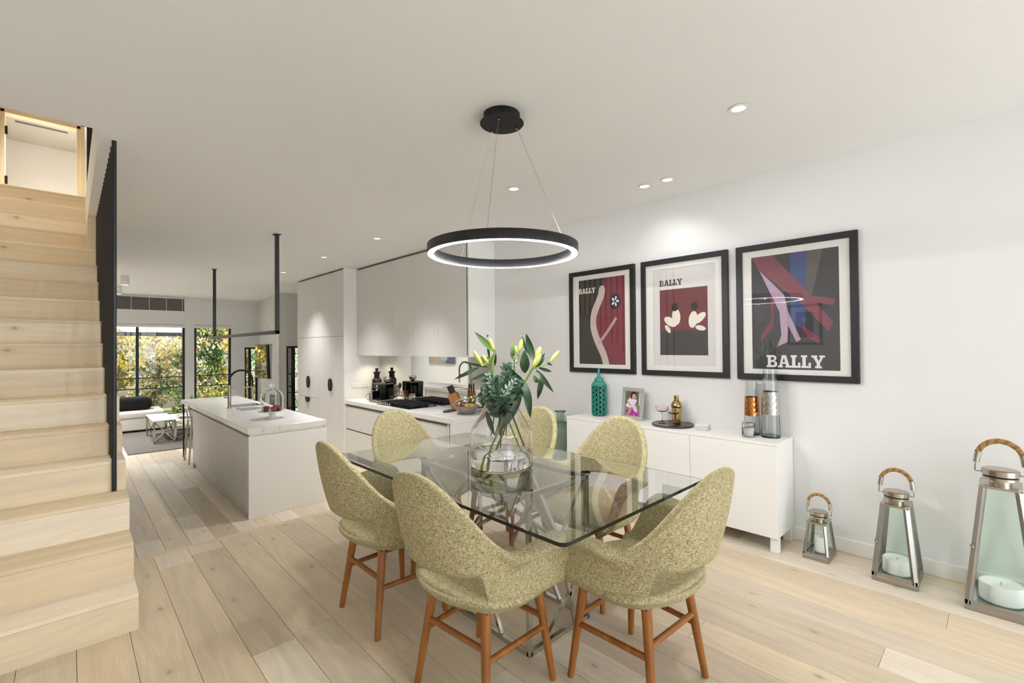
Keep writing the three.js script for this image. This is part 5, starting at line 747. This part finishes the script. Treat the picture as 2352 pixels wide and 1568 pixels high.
lantern('smallest steel and glass lantern beside the sideboard leg', 'slim white pillar candle in the smallest lantern', 3.582, -0.826, 0.2, 0.142, 0.145, 0.1, 0.238, [0.038, 0.105, 0.0, 0.01]);
lantern('middle sized steel and glass lantern against the white wall', 'squat white candle in the middle lantern', 3.58, -0.427, 0.27, 0.205, 0.17, 0.125, 0.447, [0.07, 0.085, 0.0, 0.0]);
lantern('tallest steel and glass lantern at the right edge', 'squat white candle in the tallest lantern', 3.58, 0.005, 0.34, 0.275, 0.2, 0.15, 0.645, [0.085, 0.095, -0.01, -0.005]);

// ------------------------------------------------------------------ garden beyond the far windows
structMesh('ground', [box(-8, 14, -0.75, -0.5, -30, -14.06)], M.soilLawn);
structMesh('patio_paving', [box(-2, 9, -0.5, -0.42, -15.6, -14.06)], M.paving);
{ const f = thing('garden_fence', 'weathered timber fence behind the autumn shrubs', 'fence', [0, 0, -18.6]); for (let i = 0; i < 16; i++) put('slat', box(-5, 10, -0.5 + i * 0.15, -0.354 + i * 0.15, 0, 0.025), M.fence, f); for (let i = 0; i < 7; i++) put('post', box(-4.5 + i * 2.2, -4.4 + i * 2.2, -0.5, 1.9, -0.1, 0), M.fence, f); }
{ const p = thing('pergola_roof', 'pale slatted pergola roof with dark beam past the left window', 'pergola'); put('beam', box(-1.5, 2.75, 1.76, 1.87, -16.0, -15.9), M.darkMetal, p); for (let i = 0; i < 6; i++) put('roof_slat', box(-1.5, 2.75, 2.02, 2.06, -15.7 + i * 0.28, -15.62 + i * 0.28), M.white, p); for (const x of [-1.4, -0.2]) put('post', box(x, x + 0.09, -0.5, 2.0, -16.0, -15.91), M.darkMetal, p); }
const leafG = (() => { const g = new THREE.BufferGeometry(); g.setAttribute('position', new THREE.Float32BufferAttribute([0, 0, 0, 0.5, 0.45, 0.06, 0, 1, -0.05, -0.5, 0.45, 0.06], 3)); g.setAttribute('uv', new THREE.Float32BufferAttribute([0.5, 0, 1, 0.5, 0.5, 1, 0, 0.5], 2)); g.setIndex([0, 1, 2, 0, 2, 3]); g.computeVertexNormals(); return g; })();
const YEL = ['#e3bf45', '#cfa030', '#efd678', '#b5ab52', '#7f8a3c', '#ecd9a0', '#5f7032'], GRN = ['#4f6f34', '#6f9048', '#8faa5c', '#33502a', '#aab96c', '#d3cc96'], PALE = ['#e8dcb0', '#d2c498', '#dccb8a', '#a5a86a', '#f2ead0', '#c4ac5c', '#7c8a4e', '#ddd2b8'];
function shrub(label, x, z, w, h, d, n, pal, size) {
  const s = thing('garden_shrub', label, 'shrub', [x, -0.5, z]); const st = []; for (let i = 0; i < 6; i++) st.push(tube([V(rr(-0.1, 0.1), 0, rr(-0.05, 0.05)), V(rr(-w, w) * 0.2, h * 0.45, rr(-d, d) * 0.2), V(rr(-w, w) * 0.42, h * rr(0.75, 0.95), rr(-d, d) * 0.3)], 0.012, 14, 5)); put('stem', st, M.stemBrown, s);
  const im = new THREE.InstancedMesh(leafG, M.leafGarden, n), q = new THREE.Object3D(), c = new THREE.Color(); im.name = 'foliage'; im.userData.kind = 'stuff'; im.castShadow = im.receiveShadow = true;
  const clumps = []; for (let i = 0; i < 26; i++) clumps.push([rr(-1, 1) * w / 2, rr(0.06, 1) * h, rr(-1, 1) * d / 2, pal[Math.floor(rnd() * pal.length)]]);
  for (let i = 0; i < n; i++) { const k = clumps[Math.floor(rnd() * clumps.length)], R = 0.3; const a = rr(0, 6.28), e = Math.acos(rr(-1, 1)), t = Math.cbrt(rnd()) * R; q.position.set(k[0] + t * Math.sin(e) * Math.cos(a), Math.max(0.02, k[1] + t * Math.cos(e) * 0.9), k[2] + t * Math.sin(e) * Math.sin(a) * 0.7); q.rotation.set(rr(-1.6, 0.9), rr(0, 6.28), rr(-0.8, 0.8)); const sc = size * rr(0.6, 1.4); q.scale.set(sc * 0.7, sc, sc); q.updateMatrix(); im.setMatrixAt(i, q.matrix); c.set(rnd() < 0.6 ? k[3] : pal[Math.floor(rnd() * pal.length)]); c.multiplyScalar(rr(0.75, 1.1)); im.setColorAt(i, c); }
  s.add(im);
}
shrub('yellow leaved shrub behind the left pane of the wide window', 0.75, -16.3, 1.1, 2.15, 0.7, 3800, YEL, 0.1);
shrub('pale straw coloured shrub in the middle of the wide window', 1.75, -17.2, 1.6, 2.3, 0.8, 4600, PALE, 0.1);
shrub('green and yellow shrub at the right of the wide window', 2.45, -16.4, 0.9, 2.1, 0.6, 3000, [...GRN, ...PALE], 0.09);
shrub('tall dark green shrub filling the left of the narrow window', 3.15, -16.7, 1.0, 3.1, 0.7, 4400, [...GRN, '#d9b84a'], 0.1);
shrub('golden autumn shrub at the right of the narrow window', 3.95, -16.6, 1.0, 2.7, 0.7, 4200, [...YEL, '#c99a2c'], 0.1);
shrub('low dark green shrub growing under the golden one', 3.6, -15.7, 1.5, 0.9, 0.4, 1600, [...GRN, ...YEL], 0.08);
shrub('pale green climber beyond the narrow glass door', 4.75, -16.2, 1.0, 2.2, 0.6, 2600, ['#7fa15e', '#a9c08a', '#cfdcc4', '#567a45'], 0.08);
shrub('bright green hedge beyond the door of the recess', 4.6, -12.3, 1.2, 2.3, 0.5, 3200, ['#7fa15e', '#94b46c', '#cfdcc4', '#4f7a3f'], 0.07);
mark(scene);
renderer.render(scene, camera);
